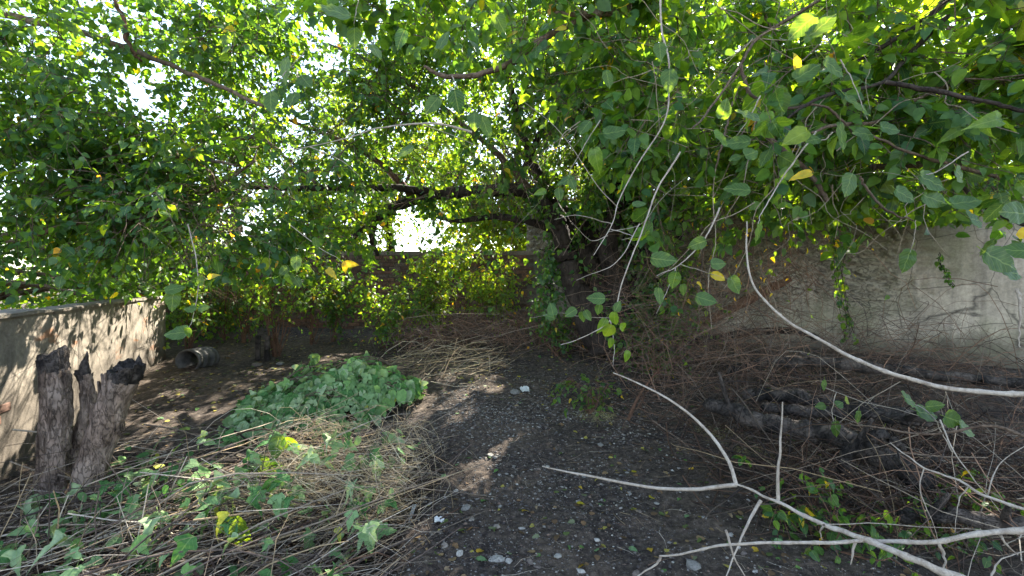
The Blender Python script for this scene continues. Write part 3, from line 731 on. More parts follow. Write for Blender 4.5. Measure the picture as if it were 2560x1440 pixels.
# ------------------------------------------------------------------ tree on the left whose limbs reach in over the low wall
l0 = np.array([-8.2, 5.6, 0.2])
ltree = thing('left_tree', 'tree beyond the low wall with thin tan limbs and leaves against open sky', 'tree', l0)
V, F = bark_tube(np.array([l0 - [0, 0, .3], l0 + [.2, .1, 1.2], l0 + [.5, 0, 2.4], l0 + [.3, .3, 4.2], l0 + [.9, .4, 6]]), np.array([.2, .16, .14, .10, .06]), 14, 60)
link('trunk', mesh('trunk', V, fix_quads(F), BARK, smooth=True), ltree)
for pts, rp, d in (([(-420, 470), (-200, 410), (0, 393), (150, 386), (350, 382), (480, 395), (590, 412)], [15, 10, 6, 6, 5, 5, 3], (6.8, 5.0)),
                   ([(-300, 80), (-100, 30), (120, 60), (300, 115), (430, 165), (560, 222), (660, 262)], [14, 11, 8, 7, 6, 5, 4], (6.2, 4.6)),
                   ([(260, -40), (300, 30), (325, 120), (350, 150)], [6, 5, 5, 3], (5.0, 5.0)),
                   ([(-200, 250), (30, 330), (100, 390), (160, 440)], [8, 5, 4, 2], (6.4, 5.6)),
                   ([(-300, 620), (0, 590), (130, 560), (300, 530), (420, 500), (520, 480), (640, 400)], [12, 7, 6, 6, 5, 4, 3], (6.4, 5.4)),
                   ([(60, 600), (190, 560), (270, 600), (310, 570), (315, 555)], [5, 5, 5, 4, 2], (5.0, 5.0)),
                   ([(560, 350), (640, 345), (700, 380), (790, 460)], [4, 5, 4, 3], (5.4, 5.4))):
    limb(ltree, pts, rp, BARKR if d[0] < 5.2 else BARKL, 'limb', d, n=60, sides=8, wob=.015)
def cut_left(p, px, py, z):
    # low wall face must stay free
    return ~((py > 745) & (px < 460)) & (z > 1.3) & ((py < 705 + 50 * vnoise(px / 40, 0 * px)) | (px < 440)) & ~in_gap(px, py)
A, B, L = crown([(at(120, 150, 5.6), (1.9, 1.3, 1.0), 2.0), (at(520, 200, 5.6), (1.3, 1.1, 1.0), 1.6), (at(60, 420, 5.6), (1.4, .8, .8), 1.5), (at(-50, 280, 5.6), (1.3, .8, 1.0), 1.6), (at(300, 60, 5.6), (1.6, .8, .7), 1.2), (at(420, 560, 5.6), (1.5, .9, .5), 1.5), (at(100, 640, 6.2), (1.6, .9, .35), 1.0)],
                560, 5, 8, 0.115, 0.0, 0.6, 0.008, clump=1.5, thr=0.06, cut=cut_left)
finish_foliage(ltree, L, 300)
twig_stuff(ltree, [A, B], [0.006, 0.004], BARKL)

# ------------------------------------------------------------------ tree on the right whose boughs hang in front of the camera
r0 = np.array([5.2, 3.4, 0.0])
rtree = thing('right_tree', 'tree at the right edge with broad glossy leaves on drooping grey boughs', 'tree', r0)
V, F = bark_tube(np.array([r0 - [0, 0, .4], r0 + [.1, 0, 1.2], r0 + [-.1, .1, 2.4], r0 + [-.4, .1, 3.6], r0 + [-.8, .2, 5.0]]), np.array([.17, .14, .12, .09, .06]), 14, 60)
link('trunk', mesh('trunk', V, fix_quads(F), BARK, smooth=True), rtree)
for pts, rp, d in (([(3600, -350), (2900, -250), (2460, -20), (2350, 60), (2270, 140), (2205, 208), (2060, 240), (1960, 300)], [20, 11, 7, 7, 6, 5, 4, 3], (3.4, 2.4)),
                   ([(2215, 205), (2400, 240), (2600, 285)], [6, 6, 5], (2.46, 2.3)),
                   ([(3500, -300), (2900, -450), (2300, -180), (2050, 0), (1900, 92), (1850, 165), (1770, 280), (1730, 320)], [18, 11, 7, 5, 4, 3, 3, 2], (3.5, 2.4)),
                   ([(3300, -100), (2800, 60), (2560, 158), (2400, 205), (2260, 262), (2190, 305), (2090, 312), (2030, 330)], [18, 10, 6, 5, 5, 4, 4, 3], (3.3, 2.5)),
                   ([(3000, 300), (2700, 330), (2480, 330), (2330, 400), (2250, 415), (2180, 418)], [12, 11, 9, 9, 8, 8], (3.2, 3.0)),
                   ([(2230, 415), (2290, 395)], [5, 4], (3.0, 2.95)),
                   ([(3000, 120), (2650, 40), (2460, 60), (2300, 90), (2210, 120)], [13, 9, 8, 6, 4], (4.2, 4.0)),
                   ([(2420, -60), (2320, 45), (2200, 120), (2060, 200)], [8, 7, 5, 3], (3.0, 2.8)),
                   ([(1540, 10), (1370, 90), (1290, 150), (1200, 185), (1110, 190), (1060, 165)], [6, 9, 9, 7, 6, 4], (3.3, 3.1)),
                   ([(2300, -420), (1900, -200), (1640, -30), (1540, 30), (1380, 35)], [16, 12, 9, 8, 6], (3.4, 3.2)),
                   ([(1850, 165), (1880, 240), (1960, 270), (2040, 262), (2090, 285), (2140, 340)], [4, 4, 4, 3, 3, 2], (2.5, 2.5)),
                   ([(1860, 190), (1900, 320), (2020, 430), (2070, 500)], [4, 6, 6, 5], (2.9, 2.9)),
                   ([(1850, 200), (1820, 300), (1790, 420)], [3, 3, 2], (2.5, 2.5)),
                   ([(2560, 470), (2450, 430), (2300, 390), (2180, 340)], [6, 5, 4, 3], (2.6, 2.6)),
                   ([(2150, 440), (2165, 470), (2220, 530), (2285, 550)], [3, 3, 3, 2], (2.3, 2.3)),
                   ([(2700, 600), (2560, 560), (2450, 510), (2380, 430)], [8, 6, 5, 3], (2.8, 2.8))):
    limb(rtree, pts, rp, BARK if rp[0] in (20, 8) or (rp[0] == 6 and rp[1] == 6) else BARKL, 'bough', d, n=56, sides=9, wob=.006)
def cut_right(p, px, py, z):
    k = (z > 1.25) & (py < 640 - 60 * vnoise(px / 130, py / 130)) & ((px < 1850) | (py < 560 + 90 * vnoise(px / 90., 0 * px)) | (rng.random(len(px)) < .25))
    k &= ~((px < 1500) & (py > 330 + 120 * vnoise(px / 100, 0 * px)))
    k &= ~((px < 1250) & (py > 200 - (1250 - px) * 0.3))
    return k
A, B, L = crown([(at(2150, 180, 3.0), (1.3, .7, .6), 2.4), (at(2450, 330, 3.0), (.9, .6, .5), 1.6), (at(1700, 150, 3.5), (1.1, .6, .6), 1.6), (at(1250, 30, 3.7), (1.3, .6, .35), 1.1), (at(1950, 420, 3.4), (.8, .6, .4), .9), (at(2350, 450, 3.6), (1.1, .6, .35), 1.3), (at(2500, 470, 3.0), (.45, .4, .32), 1.8), (at(2420, 500, 3.6), (.5, .4, .25), .9), (at(2050, 480, 4.2), (1.0, .5, .35), .8), ((2.9, 4.9, 4.7), (2.6, 1.3, .9), 3.4), ((1.9, 2.6, 4.0), (2.0, 1.0, .6), 1.2)],  # includes upper crown added out of view to shade the boughs below
                600, 4, 6, 0.115, 0.1, 0.8, 0.012, clump=1.8, thr=0.0, Lsec=(.35, .8), Lter=(.15, .35), droop=.5, cut=cut_right)
finish_foliage(rtree, L, 300, tmpl=T_MID, smin=20)
twig_stuff(rtree, [A, B], [0.004, 0.0025], BARKL, sides=4)

# bare tan twigs criss-crossing among the leaves
TWIGT = bark_material('bark_tan_twig', (0.14, 0.10, 0.07), (0.34, 0.27, 0.19), (0.42, 0.36, 0.28), sc=50, stretch=.6, bstr=.5, crack=.15)
n = 330; ptw = np.array([at(rng.uniform(1380, 2450), rng.uniform(-40, 560) if q % 3 else rng.uniform(300, 700), rng.uniform(2.5, 4.2)) for q in range(n)])
ptw = ptw[[i for i in range(n) if project(ptw[i:i + 1])[1][0] < (330 if project(ptw[i:i + 1])[0][0] < 1720 else 520)]]; n = len(ptw)
Pt = twigs(ptw, np.stack([rng.normal(-.3, .8, n), rng.normal(-.1, .5, n), rng.normal(-.1, .7, n)], -1), rng.uniform(.25, .95, n), rng.uniform(-.4, .6, n), k=6, wob=.05)
for i in range(n):
    Lc = smooth_line(Pt[i], 14); V, F = tubes(Lc[None], (rng.uniform(.0016, .0042) * np.linspace(1, .4, 14))[None], 5); link('twig', mesh('twig', V, F, TWIGT, smooth=True), rtree)

# ------------------------------------------------------------------ trees beyond the walls
def far_tree(base, h, blobs, n, label, size=0.125, lo=.6, hi=1.0, yellow=.02, cut=None, thr=0.0, nter=4, per=9, name='background_tree', lean=(0, 0)):
    base = np.array(base, float); t = thing(name, label, 'tree', base)
    top = base + [lean[0], lean[1], h]
    P = np.array([base - [0, 0, .3], base * .7 + top * .3 + [rng.normal(0, .1), 0, 0], base * .4 + top * .6 + [rng.normal(0, .15), 0, 0], top])
    V, F = bark_tube(P, np.array([.16, .12, .08, .03]), 8, 24); link('trunk', mesh('trunk', V, fix_quads(F), BARK, smooth=True), t)
    parts = []
    for c, r, w in blobs:
        for q in range(4):
            s0 = P[1] * .5 + P[2] * .5 + [0, 0, rng.uniform(-.5, 1)]; e = np.array(c) + rng.normal(0, .5, 3) * np.array(r)
            parts.append(bark_tube(np.array([s0, (s0 + e) / 2 + [0, 0, .25], e]), np.array([.06, .04, .015]), 5, 12))
    V, F = merge(parts); link('branches', mesh('branches', V, fix_quads(F), BARKL), t, kind='stuff')
    A, B, L = crown(blobs, n, nter, per, size, lo, hi, yellow, clump=.8, thr=thr, Lsec=(.7, 1.5), Lter=(.3, .7), cut=cut)
    finish_foliage(t, L, 0)
    twig_stuff(t, [A], [0.010], BARKL)
def gap(p, px, py, z):
    return ~in_gap(px, py)
def gap_left(p, px, py, z):
    k = gap(p, px, py, z)
    k &= ~((px < 430 + 120 * vnoise(py / 60, 0 * px)) & (py > 60) & (py < 520 + 60 * vnoise(px / 60, 0 * px)) & (rng.random(len(px)) < .93))
    return k
far_tree((0.2, 12.5, .5), 6, [((0.3, 12.2, 6.2), (2.4, 1.6, 2.2), 2), ((0.2, 11.6, 3.9), (1.9, 1.2, 1.3), 1.4), ((0.5, 10.9, 2.8), (1.7, .7, .8), 1.1), ((-.5, 10.9, 3.1), (1.6, .6, .8), 1.2)], 760, 'bright backlit tree just right of the gap of open sky beyond the wall', cut=gap)
far_tree((-3.3, 12.3, .5), 6, [((-3.4, 12.1, 5.6), (2.0, 1.6, 2.4), 2), ((-3.6, 11.2, 3.4), (1.9, 1.0, 1.4), 1.4), ((-3.9, 10.8, 2.6), (1.4, .6, .7), .6)], 500, 'yellow-green tree left of the gap of open sky beyond the brick wall', cut=gap_left, hi=1.0)
far_tree((-6.6, 11.5, .4), 4, [((-6.6, 11.3, 2.9), (2.2, 1.3, 1.5), 1), ((-8.6, 9.6, 2.0), (2.2, 1.4, 1.4), 1)], 480, 'low dense tree standing beyond the corner behind the low wall', cut=gap_left, lo=0, hi=.8)
far_tree((3.6, 13.0, .5), 7, [((3.6, 12.8, 6.4), (2.4, 1.6, 2.4), 2), ((3.2, 11.6, 4.1), (2.1, 1.2, 1.3), 1.2)], 430, 'tall tree directly behind the leaning stems beyond the plaster wall')
far_tree((7.6, 11.3, .5), 6.5, [((7.4, 11.0, 6.0), (2.6, 1.6, 2.2), 2), ((7.2, 10.2, 3.9), (2.2, 1.2, 1.1), 1.2)], 400, 'tree with yellow-green leaves above the right plaster wall', hi=1.0, yellow=.06)
far_tree((11.4, 9.0, .5), 6.0, [((11.0, 8.6, 5.2), (2.4, 1.6, 2.0), 2)], 330, 'outermost tree above the far right end of the plaster wall', yellow=.05)
far_tree((-8.8, 6.9, .2), 2.6, [((-7.6, 6.7, 1.35), (1.5, 1.0, .75), 1), ((-6.3, 8.2, 1.3), (1.0, .8, .8), .8), ((-8.4, 5.2, 1.3), (1.2, .9, .8), .8)], 330, 'thick leafy hedge shrub rising behind the low wall at the left edge', size=.095, lo=0, hi=.9, cut=lambda p, px, py, z: ~((p[:, 0] > -5.35 - 0.0 * px) & (p[:, 1] < 7.0)), name='hedge_shrub', yellow=.04)

# ------------------------------------------------------------------ shrubs under the boughs
def shrub(px, py, d, stems, h, nleaf, label, size=.08, lo=.1, hi=.9, spread=.5, yellow=.03, leafy_from=.35, mat=BARKR, rad=.008, name='shrub', z0=None):
    b = at(px, py, d); b[2] = gz(b[0], b[1]) - 0.02
    t = thing(name, label, 'shrub', b)
    Ps = []
    for s in range(stems):
        a = rng.uniform(0, 2 * np.pi); sp = spread * rng.uniform(.25, 1)
        e = b + [math.cos(a) * sp, math.sin(a) * sp * .7, h * rng.uniform(.6, 1.1)]
        m_ = (b + e) / 2 + rng.normal(0, .08, 3) - [math.cos(a) * sp * .15, 0, 0]
        P = smooth_line([b + rng.normal(0, .03, 3) * [1, 1, 0], m_, e], 14, .02); Ps.append(P)
        V, F = tubes(P[None], np.linspace(rad, rad * .35, 14)[None] * rng.uniform(.6, 1.4), 5); link('stem', mesh('stem', V, F, mat), t)
    Ps = np.array(Ps); i = rng.integers(0, stems, nleaf // 6); tt = rng.uniform(leafy_from, 1, len(i)); p, T = on_twig(Ps, i, tt)
    B = twigs(p, nrmz(T * .4 + rng.normal(0, .7, p.shape)), rng.uniform(.15, .45, len(i)), rng.uniform(.1, .7, len(i)), k=4)
    L = leaves_on(B, 6, size, lo, hi, yellow)
    finish_foliage(t, L, 150, tmpl=T_MID, smin=9); twig_stuff(t, [B], [0.003], BARKR, name='side_twigs')
shrub(470, 905, 7.3, 12, 1.6, 800, 'leggy shrub with bare brown stems at the end of the low wall', spread=.5)
shrub(690, 900, 7.2, 16, 1.7, 800, 'thin-stemmed shrub fanning up left of the leafy pile', spread=.7, yellow=.05, leafy_from=.5, rad=.010)
shrub(610, 870, 7.8, 12, 1.9, 600, 'tall bare-stemmed shrub in front of the left part of the brick wall', spread=.8, leafy_from=.55, rad=.010)
shrub(780, 860, 7.9, 10, 1.8, 600, 'upright shrub with leaves only at its top before the brick wall', spread=.6, leafy_from=.55, rad=.009)
shrub(560, 880, 7.9, 8, 1.4, 600, 'dark shrub between two lighter shrubs against the brick wall', spread=.6, lo=0, hi=.6)
shrub(830, 850, 8.1, 9, 1.5, 1100, 'small shaded shrub below the gap of sky', spread=.5, lo=0, hi=.6)
shrub(1080, 838, 7.9, 14, 1.7, 2600, 'bright leafy shrub right below the gap of sky', spread=.8, lo=.4, hi=1., leafy_from=.25)
shrub(1240, 820, 8.2, 14, 1.8, 2300, 'yellow-green shrub glowing beside the leaning tree', spread=.8, lo=.5, hi=1., leafy_from=.3)
shrub(960, 850, 7.6, 10, 1.3, 1300, 'low green shrub in front of the brick wall right of centre', spread=.6, lo=.2, hi=.8)
shrub(1390, 850, 7.0, 8, .9, 500, 'low dark shrub against the left foot of the leaning tree', spread=.5, lo=0, hi=.6)
shrub(1640, 880, 6.2, 12, 1.0, 1100, 'dark green shrub in front of the right foot of the leaning tree', spread=.8, lo=0, hi=.55, leafy_from=.1)
shrub(1470, 975, 5.0, 7, .4, 150, 'small leafy weed at the edge of the trodden soil', spread=.45, lo=.1, hi=.6, leafy_from=.1, name='weed')
shrub(2050, 1330, 2.75, 10, .36, 330, 'green weeds under the pale forked branch lower right', spread=.5, lo=.05, hi=.5, leafy_from=.05, name='weed', size=.07, rad=.004)
shrub(2350, 1330, 2.9, 10, .42, 300, 'sparse weeds among twigs in the bottom right corner', spread=.6, lo=.05, hi=.5, leafy_from=.05, name='weed', size=.06, rad=.004)

# ivy tail hanging on the plaster wall
hv = at(2070, 480, 5.6); hvy = thing('hanging_vine', 'leafy vine tail hanging before the right plaster wall', 'vine', hv)
Ps = np.array([smooth_line(ats([(2060 + q * 6, 440), (2075 + q * 10, 560), (2085 + q * 8, 680), (2105 + q * 10, 850)], 5.6), 16, .05) for q in range(4)])
V, F = tubes(Ps, np.full((4, 16), .004), 4); link('stem', mesh('stem', V, F, BARK), hvy)
L = leaves_on(Ps, 40, .10, 0, .6, .04, t0=.15); finish_foliage(hvy, L, 160)
hv2 = at(2350, 640, 5.4); hv3 = thing('hanging_vine', 'short dark ivy sprig clinging high on the pale plaster', 'vine', hv2)
Ps = np.array([smooth_line(ats([(2345, 630), (2360, 670), (2385, 715)], 5.4), 12, .03) for q in range(2)])
V, F = tubes(Ps, np.full((2, 12), .004), 4); link('stem', mesh('stem', V, F, BARK), hv3)
L = leaves_on(Ps, 14, .07, 0, .3, .0, t0=.0); finish_foliage(hv3, L, 60)

# ------------------------------------------------------------------ cut leafy boughs lying on the soil
c0 = np.array([-1.98, 5.0, 0.0]); c0[2] = gz(c0[0], c0[1])
pile = thing('cut_leafy_bough', 'heap of cut boughs with wilting grey-green leaves lying on the soil', 'cut branches', c0)
ax = nrmz(np.array([0.80, 0.60, 0])); ay = np.array([-ax[1], ax[0], 0])
def mound(u, v):
    return 0.50 * np.maximum(0, 1 - np.abs(u) ** 2.2) ** .6 * np.maximum(0, 1 - v ** 2) ** .5 * (.85 + .35 * sstep(-1, 1, u)) * (1 + .5 * vnoise(u * 2.6, v * 2.2, 4.0))
stems_ = []
for q in range(22):
    v0 = rng.uniform(-.7, .7); us = np.linspace(.95, rng.uniform(-1., -.4), 8)
    pts = []
    for k, u_ in enumerate(us):
        vv = v0 * (1 - .2 * k / 8) + rng.normal(0, .05); xy = c0 + ax * 1.02 * u_ + ay * .58 * vv
        pts.append([xy[0], xy[1], gz(xy[0], xy[1]) + mound(u_, vv) * rng.uniform(.6, .98) + .01])
    P = smooth_line(pts, 22); V, F = tubes(P[None], np.linspace(.009, .003, 22)[None], 5); link('stem', mesh('stem', V, F, BARKL), pile); stems_.append(P)
n = 1750
uu = rng.uniform(-1.05, 1, n); vv = rng.uniform(-1, 1, n); k = np.abs(uu) ** 2 * .8 + vv ** 2 < 1; uu, vv = uu[k], vv[k]; n = len(uu)
X = c0 + ax * (.98 + .22 * vnoise(vv * 2.5, uu * 0))[:, None] * uu[:, None] + ay * (.64 + .25 * vnoise(uu * 3, 5.0))[:, None] * vv[:, None]; zt = mound(uu, vv) * (0.85 + .5 * vnoise(uu * 3, vv * 3))
X[:, 2] = gz(X[:, 0], X[:, 1]) + zt * rng.uniform(.72, 1.05, n) + .03
outw = nrmz(ay * vv[:, None] + ax * .35 * uu[:, None] + 1e-3)
slope = np.clip(.45 + np.abs(vv), .1, 1.2)[:, None]
dl = nrmz(-ax * .30 + outw * .35 + np.array([0, 0, -1.1]) * slope + rng.normal(0, .30, (n, 3)))
nl = nrmz(outw * slope * .8 + np.array([0, 0, .55]) + np.array([-.1, -.75, 0]) + rng.normal(0, .5, (n, 3)))
sz = rng.uniform(.06, .175, n); ti = np.array(PAL_W)[rng.choice(7, n, p=[.22, .16, .20, .08, .22, .11, .01])]
finish_foliage(pile, (X, dl, nl, sz, ti), 300, tmpl=T_NEAR, key='wilt', kt=T_LOBED, mat=WILT, nmat=WILT, pal=PAL_W)

# dry stalks behind the leafy pile
STRAW = np.array([(0.34, 0.26, 0.15), (0.42, 0.33, 0.19), (0.26, 0.19, 0.11), (0.20, 0.15, 0.10), (0.40, 0.34, 0.24)])
BROWN = np.array([(0.13, 0.075, 0.05), (0.20, 0.12, 0.08), (0.09, 0.055, 0.04), (0.17, 0.13, 0.10), (0.06, 0.045, 0.04)])
GREYS = np.array([(0.28, 0.225, 0.17), (0.18, 0.14, 0.105), (0.40, 0.34, 0.27), (0.11, 0.08, 0.065), (0.06, 0.045, 0.038), (0.30, 0.22, 0.13)])
def hump(x, y): return .26 * np.exp(-((x + 1.35) ** 2 / .7 + (y - 3.35) ** 2 / .35)) + .12 * np.exp(-((x + 2.2) ** 2 / .5 + (y - 2.9) ** 2 / .3))
def sticks(n, box, z0, z1, L, r, pal, dirf, arch=0.15, k=6, wob=.03):
    """curved sticks lying through a box; returns P, R, tint"""
    x = rng.uniform(box[0], box[1], n); y = rng.uniform(box[2], box[3], n); z = gz(x, y, False) + z0 + (z1 + hump(x, y) - z0) * rng.random(n) ** 1.1
    d = nrmz(dirf(n)); ln_ = rng.uniform(*L, n); t = np.linspace(-.5, .5, k)
    P = np.stack([x, y, z], -1)[:, None] + d[:, None] * (ln_[:, None] * t)[..., None]
    b = nrmz(np.cross(d, rng.normal(0, 1, (n, 3)))); P += b[:, None] * (ln_ * arch * rng.normal(0, 1, n))[:, None, None] * (.25 - t ** 2)[None, :, None] * 2
    P += rng.normal(0, 1, P.shape) * wob * ln_[:, None, None] * .3
    Rr = rng.uniform(*r, n)[:, None] * np.linspace(1, .45, k)[None]
    return P, Rr, pal[rng.integers(0, len(pal), n)]
def stick_parts(root, P, Rr, ti, nind, sides=6, name='stick', stuff='thin_sticks', mat=None):
    px, py, z = project(P[:, P.shape[1] // 2]); s = np.where((px > 0) & (px < 2560) & (py < 1440) & (z > .3), Rr[:, 0] / np.maximum(z, .1) * (1 + 0.5 * (P[:, 2, 2] - P[:, 2, 2].min())), 0)
    o = np.argsort(-s); ind = o[:nind]; rest = o[nind:]
    for i in ind:
        V, F = tubes(P[i][None], Rr[i][None], sides); link(name, mesh(name, V, F, mat or STICK, np.tile(ti[i], (len(V), 1)), smooth=True), root)
    if len(rest):
        V, F = tubes(P[rest], Rr[rest], 3); link(stuff, mesh(stuff, V, F, mat or STICK, np.repeat(ti[rest], len(V) // len(rest), 0)), root, kind='stuff')
def dir_lr(a, sp, zt=.1):
    def f(n):
        an = rng.normal(a, sp, n); return np.stack([np.cos(an), np.sin(an), rng.normal(zt, .18, n)], -1)
    return f
bs = np.array([-1.0, 6.1, 0.]); bs[2] = gz(bs[0], bs[1]) ; stalks = thing('dry_stalks', 'bundle of dry straw-coloured stalks lying behind the leafy heap', 'dry stalks', bs)
P, Rr, ti = sticks(130, (-1.5, -.2, 5.7, 6.8), .02, .34, (.4, 1.2), (.0015, .004), STRAW * .8, dir_lr(.45, .5, .15), arch=.35); stick_parts(stalks, P, Rr, ti, 60, name='stalk', stuff='thin_stalks')

# ------------------------------------------------------------------ brush pile filling the hollow in the left foreground
b0 = np.array([-1.9, 3.0, -.3]); brush = thing('brush_pile', 'big heap of dry sticks, vines and wilting leaves in the left foreground', 'brush pile', b0)
P, Rr, ti = sticks(360, (-3.6, -.75, 1.9, 3.95), .02, .36, (.7, 2.0), (.003, .0075), GREYS, dir_lr(.45, .35), arch=.22)
P2, R2, t2 = sticks(1500, (-3.6, -.62, 1.9, 4.0), .0, .36, (.25, .9), (.0012, .003), GREYS * np.array([[.5], [.8], [1.0], [.4], [.5], [.9]]), dir_lr(.5, .9), arch=.6)  # thin sticks tinted darker to paint shaded gaps into the heap
P3_, R3, t3 = sticks(500, (-3.2, -.7, 1.9, 4.0), .0, .22, (.4, 1.0), (.004, .010), BROWN * .45, dir_lr(.1, .7), arch=.3)
stick_parts(brush, np.vstack([P, P2, P3_]), np.vstack([R, R2, R3]) if False else np.vstack([Rr, R2, R3]), np.vstack([ti, t2, t3]), 290)
# straw tuft bathed in sun
P, Rr, ti = sticks(1300, (-1.9, -.72, 2.9, 3.8), .14, .44, (.15, .5), (.001, .0025), STRAW * 1.15, dir_lr(-.35, .5, -.05), arch=.8)
V, F = tubes(P, Rr, 3); link('straw_tuft', mesh('straw_tuft', V, F, STICK, np.repeat(ti, len(V) // len(P), 0)), brush, kind='stuff')
# upright cut stalks on the left
P, Rr, ti = sticks(26, (-3.2, -2.0, 2.5, 3.1), .25, .35, (.5, 1.0), (.004, .007), GREYS * 1.15, lambda n: np.stack([rng.normal(.25, .3, n), rng.normal(0, .3, n), np.ones(n)], -1), arch=.1)
stick_parts(brush, P, Rr, ti, 10)
n = 560
x = rng.uniform(-3.3, -.8, n); y = rng.uniform(1.9, 4.0, n); k = fbm(x, y, 3, 1.6, 2) > -.02; x, y = x[k], y[k]; n = len(x)
Xp = np.stack([x, y, gz(x, y, False) + rng.uniform(.16, .48, n) + hump(x, y) * .9], -1)
dd = nrmz(np.stack([rng.normal(-.1, .7, n), rng.normal(-.4, .6, n), rng.normal(-.5, .4, n)], -1)); nn_ = nrmz(np.array([0, -.35, 1.]) + rng.normal(0, .4, (n, 3)))
tcol = np.array(PAL_W)[rng.choice(7, n, p=[.2, .15, .2, .1, .25, .08, .02])]
finish_foliage(brush, (Xp, dd, nn_, rng.uniform(.06, .15, n), tcol), 260, tmpl=T_NEAR, key='wilt', kt=T_LOBED, mat=WILT, nmat=WILT, pal=PAL_W)

# small seedling in sun among the brush
def sprig(pts_px, d, r, leaves, label, group=None, name='leafy_twig', mat=BARKP, cat='twig', lsz=.10, extra=()):
    P = smooth_line(ats(pts_px, *(d if isinstance(d, tuple) else (d,))), 26, .003)
    t = thing(name, label, cat, P[0], group)
    P = smooth_line(P, 90); P += .0022 * np.stack([vnoise(np.arange(90) * .22, k_ * 9. + r * 999) for k_ in range(3)], -1) * min(3, r / .003)
    sl = np.r_[0, np.cumsum(np.linalg.norm(np.diff(P, axis=0), axis=1))]
    rr = np.linspace(r, r * .3, 90) * (1 + .30 * np.exp(-((((sl + .03 * vnoise(sl * 6, 3.0)) % .085) - .04) / .006) ** 2) + .16 * vnoise(sl * 45, r * 500))
    V, F = tubes(P[None], rr[None], 7); link('stem', mesh('stem', V, F, mat, smooth=True), t)
    for e in extra:
        e_pts, e_r = e; e_r = e_r * .85; Q = smooth_line(ats(e_pts, *(d if isinstance(d, tuple) else (d,))) if len(e_pts[0]) < 3 else ats(e_pts, 1), 18, .003)
        V, F = tubes(Q[None], np.linspace(e_r, e_r * .3, 18)[None], 6); link('side_twig', mesh('side_twig', V, F, mat, smooth=True), t)
    if leaves:
        dm = d[-1] if isinstance(d, tuple) else d
        pos, dr, nr, s, tt = [], [], [], [], []
        for lf in leaves:
            lx, ly, lpx = lf[:3]; an = lf[3] if len(lf) > 3 else rng.uniform(-180, 0); yel = lf[4] if len(lf) > 4 else 0
            c = at(lx, ly, dm + rng.uniform(-.06, .06)); sz_ = lpx * dm / FPX
            dv = np.array([math.cos(R(an)), rng.normal(0, .25), math.sin(R(an))]); dv = dv / np.linalg.norm(dv)
            pos.append(c - dv * sz_ * .5); dr.append(dv); nv = np.array([rng.normal(0, .35), -1.0, rng.uniform(.1, .9)]); nr.append(nv / np.linalg.norm(nv)); s.append(sz_)
            tt.append([(.055, .12, .035), (.40, .33, .03), (.10, .17, .025)][yel])
        leaf_objects(t, np.array(pos), np.array(dr), np.array(nr), np.array(s), np.array(tt))
    return t
sprig([(560, 1340), (600, 1290), (650, 1230)], 2.75, .003, [(580, 1335, 80, -80, 2), (600, 1330, 70, -60, 2), (545, 1320, 50, -120, 2)], 'sunlit yellow-green leaves on a sprig low in the brush pile', name='cut_sprig')
sprig([(700, 1100), (690, 1130), (650, 1180)], 3.3, .003, [(690, 1120, 60, -100, 0), (730, 1115, 50, -40, 2), (650, 1175, 60, -100, 2), (690, 1180, 55, -60, 2)], 'sunlit sprig of cut leaves on top of the brush pile', name='cut_sprig')
sprig([(1180, 330), (1090, 310), (960, 318), (870, 345), (720, 378)], (3.0, 3.0), .008, [], 'pale lichened branch stub with peeling tip hanging centre left', name='bare_branch', cat='branch', extra=[([(770, 366), (850, 400), (900, 442)], .004), ([(765, 372), (735, 400), (705, 440)], .003), ([(1050, 310), (1150, 345), (1230, 390), (1240, 470)], .003)])

# hanging sprays in front of the camera (positions are real points about two metres ahead)
sprig([(1650, -40), (1655, 80), (1672, 170), (1662, 300), (1600, 400), (1550, 495), (1530, 560), (1485, 638)], (2.4, 2.1), .0052, [(1672, 205, 62, -95), (1650, 130, 45, -90)], 'long pale bare-tipped twig hanging from the top right of centre', name='hanging_twig',
      extra=[([(1530, 560), (1450, 540), (1385, 548)], .003), ([(1545, 520), (1490, 460), (1400, 330), (1290, 240)], .003), ([(1522, 580), (1600, 560), (1650, 500), (1720, 440)], .002), ([(1520, 590), (1475, 600), (1430, 555)], .003), ([(1525, 572), (1580, 590), (1555, 600)], .003)])
sprig([(1700, 380), (1640, 480), (1600, 590), (1560, 690), (1525, 800), (1450, 845), (1400, 862)], (2.2, 2.0), .0042,
      [(1380, 772, 36, 100), (1372, 790, 32, 160), (1425, 782, 34, -150), (1456, 793, 28, -80), (1488, 745, 44, 175), (1496, 775, 28, -100), (1535, 800, 40, -90, 2), (1562, 820, 36, -30, 2), (1520, 830, 42, -110, 2), (1528, 860, 30, -80, 2), (1568, 892, 30, -90, 2), (1470, 790, 30, -60), (1545, 765, 30, 60), (1505, 815, 40, -120, 2)],
      'drooping twig with small light green leaves at its end above the soil', extra=[([(1525, 800), (1535, 860), (1532, 918)], .003), ([(1525, 795), (1440, 790), (1400, 782), (1330, 795)], .002)])
sprig([(1800, 520), (1760, 600), (1700, 660), (1640, 690)], (2.1, 2.0), .004,
      [(1662, 650, 62, -10), (1684, 702, 44, -100), (1648, 742, 44, -90), (1708, 726, 32, -80), (1768, 750, 50, -20), (1838, 715, 52, -60), (1800, 692, 44, -15, 1), (1752, 712, 24, -20, 1), (1600, 510, 34, 0), (1740, 610, 46, -160), (1798, 660, 42, 0)],
      'twig of broad leaves, one yellow, hanging over the foot of the leaning tree', extra=[([(1700, 660), (1760, 680), (1830, 700)], .002), ([(1690, 665), (1680, 700), (1640, 785)], .003), ([(1600, 560), (1540, 655), (1440, 700)], .003)])
